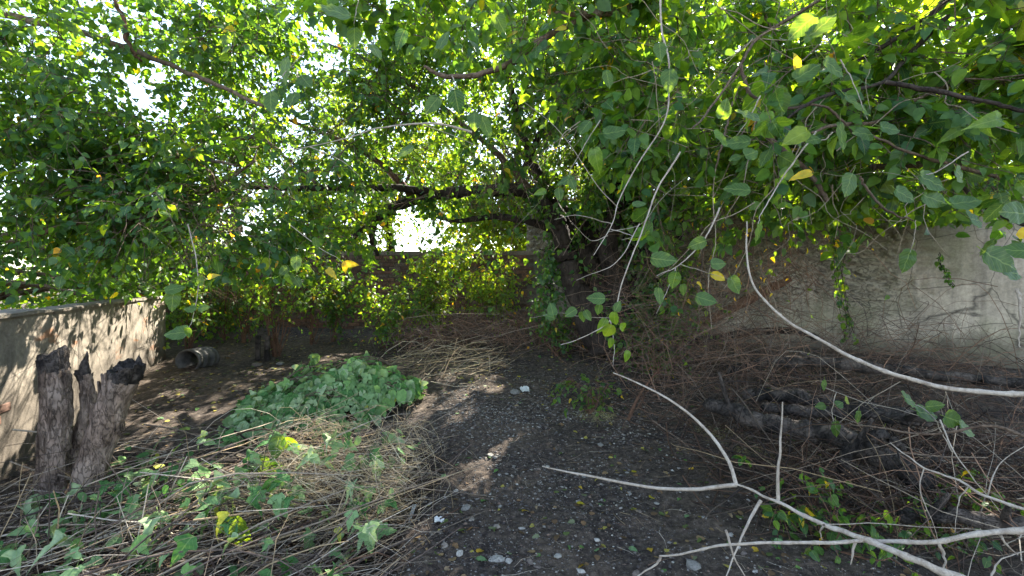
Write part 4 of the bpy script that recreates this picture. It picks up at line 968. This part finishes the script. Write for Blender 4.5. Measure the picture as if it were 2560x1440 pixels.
sprig([(2040, 330), (1960, 440), (1905, 530), (1895, 560)], (2.1, 2.0), .004, [(1895, 583, 58, -88), (1840, 472, 62, 170), (2003, 437, 46, -175, 1)], 'twig with one heart-shaped pale leaf beside a round yellow leaf')
sprig([(1900, 240), (1870, 300), (1840, 340)], 2.0, .003, [(1868, 285, 62, 150), (1838, 356, 62, 175), (1802, 350, 55, -100), (1880, 383, 52, 20), (1835, 395, 30, 200), (1812, 270, 50, 80)], 'spray of six round blue-green leaves right of centre')
sprig([(2080, 330), (2060, 350), (2000, 350)], 2.0, .003, [(1988, 342, 58, -155), (2155, 333, 60, 175), (2228, 322, 60, -8), (2105, 345, 75, -85), (2030, 350, 40, -170)], 'short spray of broad leaves reaching left under the dark bough')
sprig([(2100, 150), (2130, 200), (2170, 300)], (1.9, 1.9), .003, [(2148, 265, 88, -30), (2088, 172, 70, -35), (2022, 178, 72, 30), (1993, 152, 40, 100, 1), (2000, 70, 75, -140), (2060, 60, 80, 40)], 'spray of very broad glossy leaves at the upper right')
sprig([(2420, 380), (2340, 430), (2290, 440)], 2.0, .003, [(2335, 457, 80, -25), (2265, 490, 60, -30), (2340, 500, 70, -20), (2420, 505, 70, 5), (2440, 550, 75, -5), (2120, 465, 64, -115), (2400, 440, 60, -30)], 'row of long pointed leaves below the right boughs')
sprig([(2290, 550), (2285, 600), (2275, 630)], 2.1, .002, [(2265, 655, 62, -110)], 'single curled leaf hanging on a long stalk before the plaster')
sprig([(2640, 480), (2600, 520), (2560, 530)], 1.9, .004, [(2530, 530, 80, 175), (2540, 625, 70, 170), (2505, 655, 90, -30), (2530, 680, 80, -20), (2480, 300, 70, -170)], 'cluster of dark leaves cut by the right edge of the picture')
sprig([(900, -20), (890, 30), (885, 60)], 2.3, .003, [(885, 97, 54, -90), (830, 25, 80, 170), (1000, 100, 50, -120), (940, 130, 50, -60)], 'round translucent leaf hanging near the top left of centre')
sprig([(760, 130), (690, 210), (680, 230)], 2.5, .003, [(676, 258, 58, -85), (712, 180, 64, -100), (765, 205, 52, -50), (730, 250, 48, -100)], 'pair of broad hanging leaves in the upper left, backlit')
sprig([(1130, 190), (1150, 230), (1185, 280)], (2.6, 2.4), .003, [(1185, 306, 48, -90), (1142, 256, 55, -80, 2), (1078, 264, 54, -130), (1215, 320, 60, -70), (1110, 98, 56, 60), (1010, 380, 50, -150), (1250, 60, 50, -60)], 'hanging leaves below the middle of the pale curved bough')
sprig([(1500, 300), (1440, 400), (1420, 440)], (2.6, 2.5), .003, [(1412, 452, 46, -160), (1432, 462, 32, -70), (1398, 488, 34, -85), (1350, 480, 30, 190, 2), (1490, 400, 60, -85, 2), (1460, 320, 44, -130), (1540, 330, 60, 10), (1520, 200, 44, -80)], 'trio of leaves in front of the arching limb')
sprig([(470, 560), (490, 640), (495, 720), (480, 800), (465, 830)], (3.2, 3.0), .004, [(430, 755, 52, -100), (440, 722, 42, 10), (500, 705, 30, -100), (512, 770, 30, 5), (474, 772, 30, 175), (440, 832, 60, -175), (470, 832, 28, -100), (530, 690, 28, 20, 1)], 'slender twig with few leaves dangling in front of the low wall end')
sprig([(720, 560), (800, 620), (850, 650), (880, 700)], (3.6, 3.4), .003, [(828, 682, 34, -40, 1), (878, 660, 34, 0, 1), (862, 668, 28, -90, 1), (790, 610, 30, -90), (740, 660, 40, -90), (720, 700, 30, -90)], 'thin twig carrying three yellow leaves left of the sky gap')
sprig([(2090, 980), (2080, 1040), (2100, 1070)], 3.2, .003, [(2060, 965, 28, -90), (2050, 1015, 28, 180), (2090, 1075, 42, -80), (2145, 1045, 34, -90), (2205, 1085, 38, -90), (2100, 1010, 30, 10), (2120, 1000, 26, 0)], 'light green leaves dangling over the dark logs')
sprig([(2380, 1130), (2330, 1040), (2270, 1000)], (2.4, 2.4), .003, [(2275, 1000, 60, -20), (2320, 1035, 64, -15), (2385, 1050, 62, -20), (2420, 1075, 60, -30), (2340, 1015, 40, 10)], 'lobed pale green leaf spray over the brush at the right')

# bare pale branches across the lower right foreground
sprig([(2480, 1480, 1.25), (2300, 1405, 1.3), (2160, 1350, 1.4), (2050, 1308, 1.5), (1940, 1250, 1.6), (1840, 1212, 1.7)], 1, .0115, [], 'thick pale bare branch forking over the soil at the lower right', name='forked_branch', cat='branch',
      extra=[([(1842, 1213, 1.7), (1740, 1222, 1.75), (1620, 1216, 1.8), (1480, 1190, 1.9), (1410, 1178, 1.95), (1356, 1165, 2.0)], .0095),
             ([(1842, 1213, 1.7), (1820, 1150, 1.75), (1760, 1070, 1.85), (1690, 1010, 1.9), (1600, 960, 2.0), (1532, 932, 2.05)], .0095),
             ([(1943, 1252, 1.6), (1948, 1150, 1.6), (1956, 1005, 1.6)], .0075), ([(1902, 1250, 1.62), (1860, 1330, 1.6), (1812, 1450, 1.55)], .0075),
             ([(2140, 1345, 1.42), (2132, 1385, 1.42), (2128, 1410, 1.42)], .0055), ([(2060, 1312, 1.48), (2050, 1330, 1.5), (2056, 1350, 1.5)], .004)])
sprig([(2640, 1305, 1.3), (2560, 1325, 1.3), (2440, 1338, 1.32), (2340, 1356, 1.35), (2200, 1353, 1.4), (2050, 1358, 1.4), (1850, 1360, 1.45), (1720, 1380, 1.5), (1650, 1392, 1.5)], 1, .009, [], 'nearly white bare branch lying level across the bottom right', name='bare_branch', cat='branch',
      extra=[([(1652, 1392, 1.5), (1640, 1410, 1.5), (1580, 1450, 1.5)], .006), ([(2345, 1356, 1.35), (2362, 1395, 1.35), (2358, 1450, 1.35)], .006), ([(2500, 1335, 1.31), (2510, 1355, 1.31), (2545, 1388, 1.31)], .005), ([(1815, 1325, 1.45), (1835, 1390, 1.45), (1868, 1450, 1.45)], .005), ([(2480, 1440, 1.5), (2500, 1400, 1.5), (2600, 1370, 1.5)], .004)])
sprig([(2660, 985, 1.5), (2520, 983, 1.6), (2350, 968, 1.7), (2180, 915, 1.8), (2060, 855, 1.9), (1960, 795, 2.0), (1885, 715, 2.1), (1866, 620, 2.15), (1868, 555, 2.2)], 1, .0098, [], 'long smooth pale branch sweeping down from the middle right to the right edge', name='bare_branch', cat='branch')
sprig([(2640, 1120, 1.7), (2480, 1065, 1.8), (2340, 1020, 1.9) if False else (2330, 1085, 1.9), (2200, 1070, 2.0), (2120, 1060, 2.1)], 1, .007, [], 'thin brown branch arching over the dark logs to the right edge', name='bare_branch', cat='branch', mat=BARKL)
sprig([(2640, 1300, 1.6), (2450, 1235, 1.7), (2400, 1200, 1.75), (2310, 1170, 1.8), (2225, 1105, 1.9)], 1, .006, [], 'kinked pale twig with side shoots near the right edge', name='bare_branch', cat='branch', extra=[([(2310, 1170, 1.8), (2300, 1230, 1.8), (2330, 1300, 1.8), (2345, 1350, 1.8)], .003), ([(2420, 1215, 1.74), (2395, 1260, 1.74), (2390, 1330, 1.74)], .003), ([(2470, 1240, 1.7), (2500, 1160, 1.7), (2620, 1080, 1.7)], .003), ([(2350, 1050, 1.9), (2400, 1150, 1.8), (2500, 1280, 1.8)], .004)])
sprig([(2545, 720, 1.9), (2550, 800, 1.9), (2548, 868, 1.9)], 1, .006, [], 'short broken stick hanging upright before the plaster at the right edge', name='broken_stick', cat='stick')
sprig([(1630, 1050, 3.4), (1700, 1100, 3.3), (1780, 1160, 3.1), (1840, 1190, 3.0)], 1, .004, [], 'thin brown twig lying slantwise on the soil above the fork', name='fallen_twig', cat='twig', mat=BARKL)

# ------------------------------------------------------------------ logs and brush on the right
def log(pts, rpx, d, label, mat=CHAR, n=60, name='charred_log'):
    P = ats(pts, *(d if isinstance(d, tuple) else (d,))); dep = np.linspace(*(d if isinstance(d, tuple) else (d, d)), len(pts))
    t = thing(name, label, 'log', P[0], group='logs in the brush at the right')
    V, F = bark_tube(P, np.array(rpx) * dep / FPX, 16, n, rough=.22, freq=11, wob=.02); link('trunk', mesh('trunk', V, fix_quads(F), mat, smooth=True), t)
    for q in range(2):
        j = rng.integers(1, len(P)); a = P[j - 1] * .5 + P[j] * .5; e = a + rng.normal(0, .12, 3) + [0, -.05, .12]
        V, F = bark_tube(np.array([a, (a + e) / 2, e]), np.array([.025, .02, .012]), 8, 12); link('branch_stub', mesh('branch_stub', V, fix_quads(F), mat, smooth=True), t)
log([(1770, 1000), (1880, 1050), (1990, 1075), (2080, 1090), (2200, 1140), (2330, 1210)], [14, 20, 22, 26, 28, 24], (4.0, 3.0), 'longest black charred log slanting down to the right')
log([(1860, 985), (1980, 990), (2100, 1015), (2260, 1035), (2400, 1040)], [14, 17, 18, 16, 12], (4.6, 3.8), 'dark log lying almost level behind the longest log')
log([(1900, 1020), (2050, 1030), (2200, 1040), (2330, 1060)], [12, 14, 14, 10], (4.2, 3.6), 'thin black log wedged between two larger logs')
log([(1820, 925), (1960, 905), (2150, 915), (2350, 940), (2560, 960)], [12, 14, 14, 12, 12], (5.4, 4.6), 'grey-black log lying along the foot of the plaster wall')
log([(2100, 1180), (2130, 1120), (2200, 1090), (2260, 1130)], [9, 14, 14, 10], (3.1, 3.0), 'short crooked black log crossing the front of the pile')
log([(2250, 1290), (2400, 1290), (2620, 1330)], [16, 18, 16], (2.7, 2.5), 'dark log half hidden under twigs in the bottom right corner')
s0 = np.array([3.6, 4.6, 0.1]); tangle = thing('twig_tangle', 'tangled heap of thin red-brown twigs along the foot of the plaster wall', 'brush pile', s0)
def arcs(n, box, zr, L, r, pal, arch=.5, k=9):
    return sticks(n, box, zr[0], zr[1], L, r, pal, lambda m: np.stack([rng.normal(0, 1, m), rng.normal(0, .5, m), rng.normal(.1, .45, m)], -1), arch=arch, k=k)
a1 = arcs(900, (1.4, 5.8, 4.4, 6.4), (.0, .75), (.5, 1.5), (.002, .0045), BROWN * .9)
a2 = arcs(800, (1.6, 4.4, 2.7, 4.6), (.0, .34), (.4, 1.3), (.002, .006), BROWN * .4)
a3 = arcs(320, (2.0, 4.4, 2.3, 4.2), (.05, .55), (.5, 1.5), (.0018, .004), np.vstack([GREYS * .7, BROWN]))
a4 = arcs(500, (1.2, 3.6, 5.0, 7.2), (.1, 1.6), (.5, 1.4), (.0015, .004), BROWN * 1.2, arch=.7)
stick_parts(tangle, *[np.vstack([a[j] for a in (a1, a2, a3, a4)]) for j in range(3)], 300, name='twig', stuff='thin_twigs')
s1 = np.array([.6, 7.6, .4]); tang2 = thing('twig_tangle', 'low tangle of dry vines under the shrubs left of the leaning tree', 'brush pile', s1)
b1 = sticks(1300, (-1.9, 1.6, 7.0, 8.4), .0, .42, (.3, 1.1), (.0018, .004), BROWN * 1.25, lambda m: np.stack([rng.normal(0, 1, m), rng.normal(0, .5, m), rng.normal(.1, .4, m)], -1), arch=.9, k=8)
stick_parts(tang2, *b1, 150, name='twig', stuff='thin_twigs')
# red dry branchlet standing at the edge of the path
P = ats([(1570, 1050), (1600, 985), (1650, 920)], 4.6); db = thing('dry_branchlet', 'reddish dead branchlet standing on the edge of the trodden soil', 'dead branch', P[0])
V, F = tubes(smooth_line(P, 12)[None], np.linspace(.018, .008, 12)[None], 7); link('stem', mesh('stem', V, F, BARKR, smooth=True), db)
for q in range(40):
    a = P[0] * (1 - (t_ := rng.random())) + P[-1] * t_; e = a + rng.normal(0, .16, 3) + [0, 0, .05]
    V, F = tubes(smooth_line([a, (a + e) / 2 + rng.normal(0, .03, 3), e], 7)[None], np.full((1, 7), .0025), 4); link('side_twig', mesh('side_twig', V, F, BARKR), db)
# hanging dead vines right of the tree
s2 = at(1850, 620, 5.6); hang = thing('dead_vine_curtain', 'curtain of thin dead vines hanging right of the leaning tree', 'dead vines', s2)
n = 240; st = np.array([at(rng.uniform(1700, 2050), rng.uniform(380, 720), rng.uniform(5.0, 6.2)) for _ in range(n)])
Pv = twigs(st, np.stack([rng.normal(0, .7, n), rng.normal(0, .4, n), rng.normal(-.5, .5, n)], -1), rng.uniform(.4, 1.3, n), rng.uniform(-.5, .7, n), k=8, wob=.05)
stick_parts(hang, Pv, rng.uniform(.002, .0045, n)[:, None] * np.linspace(1, .5, 8)[None], (BROWN * 1.3)[rng.integers(0, 5, n)], 150, name='vine', stuff='thin_vines')
yl = leaves_on(Pv[:60], 3, .075, .5, 1, .6); leaf_objects(hang, *yl)

# ------------------------------------------------------------------ things on the ground
def icos():
    t = (1 + 5 ** .5) / 2
    V = nrmz(np.array([(-1, t, 0), (1, t, 0), (-1, -t, 0), (1, -t, 0), (0, -1, t), (0, 1, t), (0, -1, -t), (0, 1, -t), (t, 0, -1), (t, 0, 1), (-t, 0, -1), (-t, 0, 1)], float))
    F = np.array([(0,11,5),(0,5,1),(0,1,7),(0,7,10),(0,10,11),(1,5,9),(5,11,4),(11,10,2),(10,7,6),(7,1,8),(3,9,4),(3,4,2),(3,2,6),(3,6,8),(3,8,9),(4,9,5),(2,4,11),(6,2,10),(8,6,7),(9,8,1)])
    return V, F
IV, IF = icos()
def subdiv(V, F):
    V = list(map(tuple, V)); m = {}; NF = []
    def mid(a, b):
        k = (min(a, b), max(a, b))
        if k not in m: m[k] = len(V); V.append(tuple(nrmz(np.array(V[a]) + np.array(V[b]))))
        return m[k]
    for a, b, c in F: x, y, z = mid(a, b), mid(b, c), mid(c, a); NF += [(a, x, z), (b, y, x), (c, z, y), (x, y, z)]
    return np.array(V), np.array(NF)
OV = np.array([(1, 0, 0), (-1, 0, 0), (0, 1, 0), (0, -1, 0), (0, 0, 1), (0, 0, -1)], float); OF = np.array([(0, 2, 4), (2, 1, 4), (1, 3, 4), (3, 0, 4), (2, 0, 5), (1, 2, 5), (3, 1, 5), (0, 3, 5)])
SC = np.array([(0.16, 0.145, 0.13), (0.10, 0.09, 0.085), (0.23, 0.21, 0.18), (0.06, 0.052, 0.05), (0.15, 0.105, 0.08), (0.34, 0.32, 0.28), (0.05, 0.042, 0.04)])
n = 52000
x = rng.uniform(-1.3, 3.6, n); y = 2.0 + 6.0 * rng.random(n) ** 1.3; dens = fbm(x, y, 6, 1.3, 3) + .35 * np.exp(-((x - .1) ** 2) / .8) * (y < 5.5)
dens = dens + .22 * np.exp(-((y - 4.9) ** 2) / 1.2) * (x > -.4)
k = (dens > rng.uniform(-.35, .45, n)) & (x < y * 1.25); x, y = x[k], y[k]; n = len(x)
s = rng.gamma(1.4, .0018, n) + .002; s = np.minimum(s, .017)
J = OV[None] * (1 + rng.normal(0, .22, (n, 6, 1))) * s[:, None, None] * np.array([1, 1, .6]); a = rng.uniform(0, 6.28, n); ca, sa = np.cos(a)[:, None], np.sin(a)[:, None]
J = np.stack([J[..., 0] * ca - J[..., 1] * sa, J[..., 0] * sa + J[..., 1] * ca, J[..., 2]], -1) + np.stack([x, y, gz(x, y) + s * .25], -1)[:, None]
link('gravel', mesh('gravel', J.reshape(-1, 3), (OF[None] + (np.arange(n) * 6)[:, None, None]).reshape(-1, 3), STONE, np.repeat(SC[rng.choice(7, n, p=[.2, .22, .10, .2, .14, .03, .11])], 6, 0)), kind='stuff')
n = 9000; x = rng.normal(.2, .9, n); y = rng.normal(4.9, .8, n); k = (y > 3.2) & (x > -.9) & (fbm(x, y, 8, 2.2, 3) > rng.uniform(-.2, .3, n)); x, y = x[k], y[k]; n = len(x)
s = rng.uniform(.004, .016, n); J = OV[None] * (1 + rng.normal(0, .28, (n, 6, 1))) * s[:, None, None] * np.array([1, 1, .5]); a = rng.uniform(0, 6.28, n); ca, sa = np.cos(a)[:, None], np.sin(a)[:, None]
J = np.stack([J[..., 0] * ca - J[..., 1] * sa, J[..., 0] * sa + J[..., 1] * ca, J[..., 2]], -1) + np.stack([x, y, gz(x, y) + s * .2], -1)[:, None]
link('rubble', mesh('rubble', J.reshape(-1, 3), (OF[None] + (np.arange(n) * 6)[:, None, None]).reshape(-1, 3), STONE, np.repeat(SC[rng.choice(7, n, p=[.26, .2, .18, .12, .14, .04, .06])], 6, 0)), kind='stuff')
SV, SF = subdiv(IV, IF)
def stone_mesh(seed, c):
    r = np.random.default_rng(seed); V = SV * (1 + .5 * fbm(SV[:, 0] + seed * 3, SV[:, 1], SV[:, 2], 1.3, 2)[:, None]); 
    for q in range(5):
        d = nrmz(r.normal(0, 1, 3)); h_ = V @ d; cutp = r.uniform(.55, .8); V = V - np.maximum(0, h_ - cutp)[:, None] * d
    V[:, 2] *= .62; return mesh('stone', V, SF, STONE, np.tile(c, (len(V), 1)))
SM = [stone_mesh(i, c) for i, c in enumerate([(0.25, 0.235, 0.21), (0.17, 0.16, 0.145), (0.30, 0.28, 0.25), (0.13, 0.105, 0.09), (0.21, 0.18, 0.15)])]
def ground_at(px, py):
    d = 1.5
    for _ in range(400):
        q = at(px, py, d)
        if q[2] <= gz(q[0], q[1]): return q
        d += .02
    return q
named = [((1240, 1402), .045, 0, 'larger pale stone of the pair at the bottom of the picture'), ((1272, 1408), .03, 2, 'smaller stone touching the pale stone at the bottom edge'),
         ((1165, 1275), .04, 1, 'grey rounded stone left of the bare soil beside the hollow'), ((1250, 1268), .022, 0, 'small pale pebble right of the grey rounded stone'),
         ((1290, 985), .07, 1, 'grey chunk of rubble beside the white plastic scrap'), ((1065, 1190), .06, 4, 'upright rough stone on the rim of the hollow'),
         ((1500, 1115), .035, 1, 'flat grey stone on the trodden soil in mid picture'), ((1450, 1430), .03, 2, 'white pebble cut by the bottom edge right of centre'),
         ((640, 915), .08, 3, 'dark block of stone left of the leafy heap'), ((700, 912), .06, 1, 'pale block of stone at the back corner of the leafy heap'),
         ((1225, 1140), .04, 0, 'light stone in the dappled sun beside the gravel strip'), ((1730, 1420), .05, 1, 'broad flat stone near the bottom under the pale branch'),
         ((740, 1078), .12, 3, 'long flat stone lying below the leafy heap')]
for (px, py), r_, mi, lab in named:
    q = ground_at(px, py); o = link('stone', SM[mi], label=lab, cat='stone', group='stones on the soil'); o.location = Vector(q) + Vector((0, 0, r_ * .25)); o.scale = (r_, r_ * rng.uniform(.7, 1), r_ * .8); o.rotation_euler = (0, 0, rng.uniform(0, 6))
for q_ in range(70):
    px, py = rng.uniform(1060, 1900), 920 + 520 * rng.random() ** .8; q = ground_at(px, py); r_ = rng.uniform(.012, .028)
    o = link('stone', SM[int(rng.integers(0, 5))], label='small grey pebble among the gravel on the trodden soil', cat='stone', group='loose pebbles on the soil'); o.location = Vector(q) + Vector((0, 0, r_ * .3)); o.scale = (r_, r_ * .8, r_ * .8); o.rotation_euler = (rng.uniform(-.3, .3), 0, rng.uniform(0, 6))

# fallen leaves
BROWNL = np.array([(0.16, 0.10, 0.055), (0.11, 0.07, 0.04), (0.22, 0.15, 0.08), (0.30, 0.26, 0.06), (0.09, 0.12, 0.04), (0.14, 0.16, 0.09)])
n = 9500
x = rng.uniform(-5.0, 4.2, n); y = 2.0 + 7.0 * rng.random(n) ** .75
k = (fbm(x, y, 12, .9, 3) + .35 * sstep(4.5, 6.5, y) > rng.uniform(-.3, .6, n)) & (x > -.36 * y - 2.6) & ~((x < -.6) & (y < 4.2)); x, y = x[k], y[k]; n = len(x)
p = np.stack([x, y, gz(x, y) + .006], -1); an = rng.uniform(0, 6.28, n)
link('leaf_litter', leaf_mesh('leaf_litter', p, np.stack([np.cos(an), np.sin(an), 0 * an], -1), nrmz(np.array([0, 0, 1.]) + rng.normal(0, .28, (n, 3))), rng.uniform(.018, .06, n), BROWNL[rng.integers(0, 6, n)], T_MID, LITTER), kind='stuff')
for nm, c, num, lab, grp in (('yellow', [(.42, .34, .03), (.36, .24, .03)], 24, 'small yellow leaf fallen on the dark soil', 'yellow leaves fallen on the soil'), ('green', [(.13, .22, .10), (.09, .18, .05)], 60, 'green leaf fallen flat on the dark soil', 'green leaves fallen on the soil'), ('brown', [(.20, .12, .06), (.26, .19, .12)], 30, 'curled brown dead leaf lying on the soil', 'brown leaves fallen on the soil')):
    for q_ in range(num):
        px, py = rng.uniform(1080, 2000), 900 + 530 * rng.random() ** .9
        if q_ % 4 == 0: px, py = rng.uniform(380, 700), rng.uniform(930, 1070)
        q = ground_at(px, py); an = rng.uniform(0, 6.28)
        yield_list.clear()
        leaf_objects(None, np.array([q + [0, 0, .01]]), np.array([[math.cos(an), math.sin(an), 0.05]]), nrmz(np.array([[rng.normal(0, .25), rng.normal(0, .25), 1.]])), np.array([rng.uniform(.03, .065)]), np.array([c[q_ % 2]]), key='fallen_' + nm, tmpl=T_NEAR, mat=LITTER, pal=[c[0], c[1], c[0]], name='fallen_leaf')
        o = yield_list[-1]; o['label'] = lab; o['category'] = 'leaf'; o['group'] = grp
# twig litter on the soil
P, Rr, ti = sticks(1500, (-1.0, 3.6, 2.1, 7.5), .004, .012, (.04, .22), (.0007, .0018), np.vstack([GREYS, BROWN]), dir_lr(0, 2.0, 0), arch=.2, k=4)
P[..., 2] = gz(P[..., 0], P[..., 1]) + .004
V, F = tubes(P, Rr, 3); link('twig_litter', mesh('twig_litter', V, F, STICK, np.repeat(ti, len(V) // len(P), 0)), kind='stuff')
for (cx, cy, nb, lab) in ((1790, 1085, 260, 'small tuft of half-dry grass beside the logs'), (1500, 1040, 200, 'flattened straw tuft beside the reddish dead branchlet'), (1880, 1130, 240, 'greenish grass tuft left of the longest log')):
    c = ground_at(cx, cy); nb_ = nb
    st = c + rng.normal(0, .07, (nb_, 3)) * [1.4, 1, 0]; st[:, 2] = gz(st[:, 0], st[:, 1])
    Pg = twigs(st, np.stack([rng.normal(0, .6, nb_), rng.normal(0, .6, nb_), rng.uniform(.2, 1.0, nb_)], -1), rng.uniform(.06, .16, nb_), rng.uniform(.3, 1, nb_), k=4)
    V, F = tubes(Pg, np.full((nb_, 4), .0011) * np.linspace(1, .3, 4), 3)
    t = thing('grass_tuft', lab, 'grass', c); link('blades', mesh('blades', V, F, STICK, np.repeat((STRAW * [1, 1.15, .8])[rng.integers(0, 5, nb_)], len(V) // nb_, 0)), t, kind='stuff')

# white scraps
WH, nt, out = newmat('white_plastic'); p = pbsdf(nt, (.52, .52, .50), .5, .4); nt.links.new(p.outputs[0], out.inputs[0])
def scrap(px, py, w, h, lab, name='plastic_scrap', lift=.02):
    q = ground_at(px, py); nx_, ny_ = 6, 5; U, W = np.meshgrid(np.linspace(-w, w, nx_), np.linspace(-h, h, ny_), indexing='ij')
    Z = lift + .02 * rng.random((nx_, ny_)) * w / .05 + .35 * W; V1 = np.stack([U + rng.normal(0, w * .12, U.shape), W, Z], -1).reshape(-1, 3) + q; V2 = V1 - [0, 0, .003]
    i = np.arange(30).reshape(6, 5); f = np.stack([i[:-1, :-1], i[1:, :-1], i[1:, 1:], i[:-1, 1:]], -1).reshape(-1, 4)
    o = link(name, mesh(name, np.vstack([V1, V2]), np.vstack([f, f[:, ::-1] + 30]), WH), label=lab, cat='litter')
scrap(1312, 978, .05, .05, 'crumpled white plastic scrap on the gravel in mid picture')
scrap(1098, 1308, .03, .02, 'small white plastic piece on the rim of the hollow')
scrap(1030, 1290, .012, .07, 'narrow pale strip of plastic sticking out of the brush')

# rusty corrugated pipe end and two dark posts by the end of the low wall
PIPE, nt, out = newmat('grey_metal_sheet'); g = nt.nodes.new('ShaderNodeNewGeometry'); p = pbsdf(nt, ramp(nt, noise(nt, g.outputs['Position'], 9, 5), [(.35, (.03, .028, .027)), (.7, (.11, .10, .09))]), .7, .4); nt.links.new(p.outputs[0], out.inputs[0])
q = ground_at(455, 930); a = np.linspace(0, 2 * np.pi, 40, endpoint=False)
rows = []
for k_, yy in enumerate(np.linspace(0, .32, 30)):
    rr = .17 + .012 * math.sin(yy * 60); rows.append(np.stack([np.cos(a) * rr + yy * .25, yy + 0 * a, .13 + np.sin(a) * rr * .9], -1))
for yy in np.linspace(.32, 0, 3):
    rr = .155; rows.append(np.stack([np.cos(a) * rr + yy * .25, yy + 0 * a, .13 + np.sin(a) * rr * .9], -1))
V = np.vstack(rows) + q + [0, .1, 0]; nr_ = len(rows); i = np.arange(nr_ * 40).reshape(nr_, 40); f = np.stack([i, np.roll(i, -1, 1), np.roll(np.roll(i, -1, 0), -1, 1), np.roll(i, -1, 0)], -1).reshape(-1, 4)
t = thing('corrugated_pipe', 'grey corrugated pipe end lying by the end of the low wall', 'pipe', q); link('shell', mesh('shell', V, f, PIPE, smooth=True), t)
for k_, (px, lab) in enumerate(((645, 'left one of two short dark posts standing behind the leafy heap'), (668, 'right one of two short dark posts standing behind the leafy heap'))):
    b = at(px, 905, 7.0); b[2] = gz(b[0], b[1]) - .05; V, F = bark_tube(np.array([b, b + [0, 0, .2], b + [0.01, 0, .42]]), np.array([.045, .042, .04]), 10, 12, rough=.08)
    link('post', mesh('post', V, fix_quads(F), CHAR, smooth=True), label=lab, cat='post', group='short dark posts')
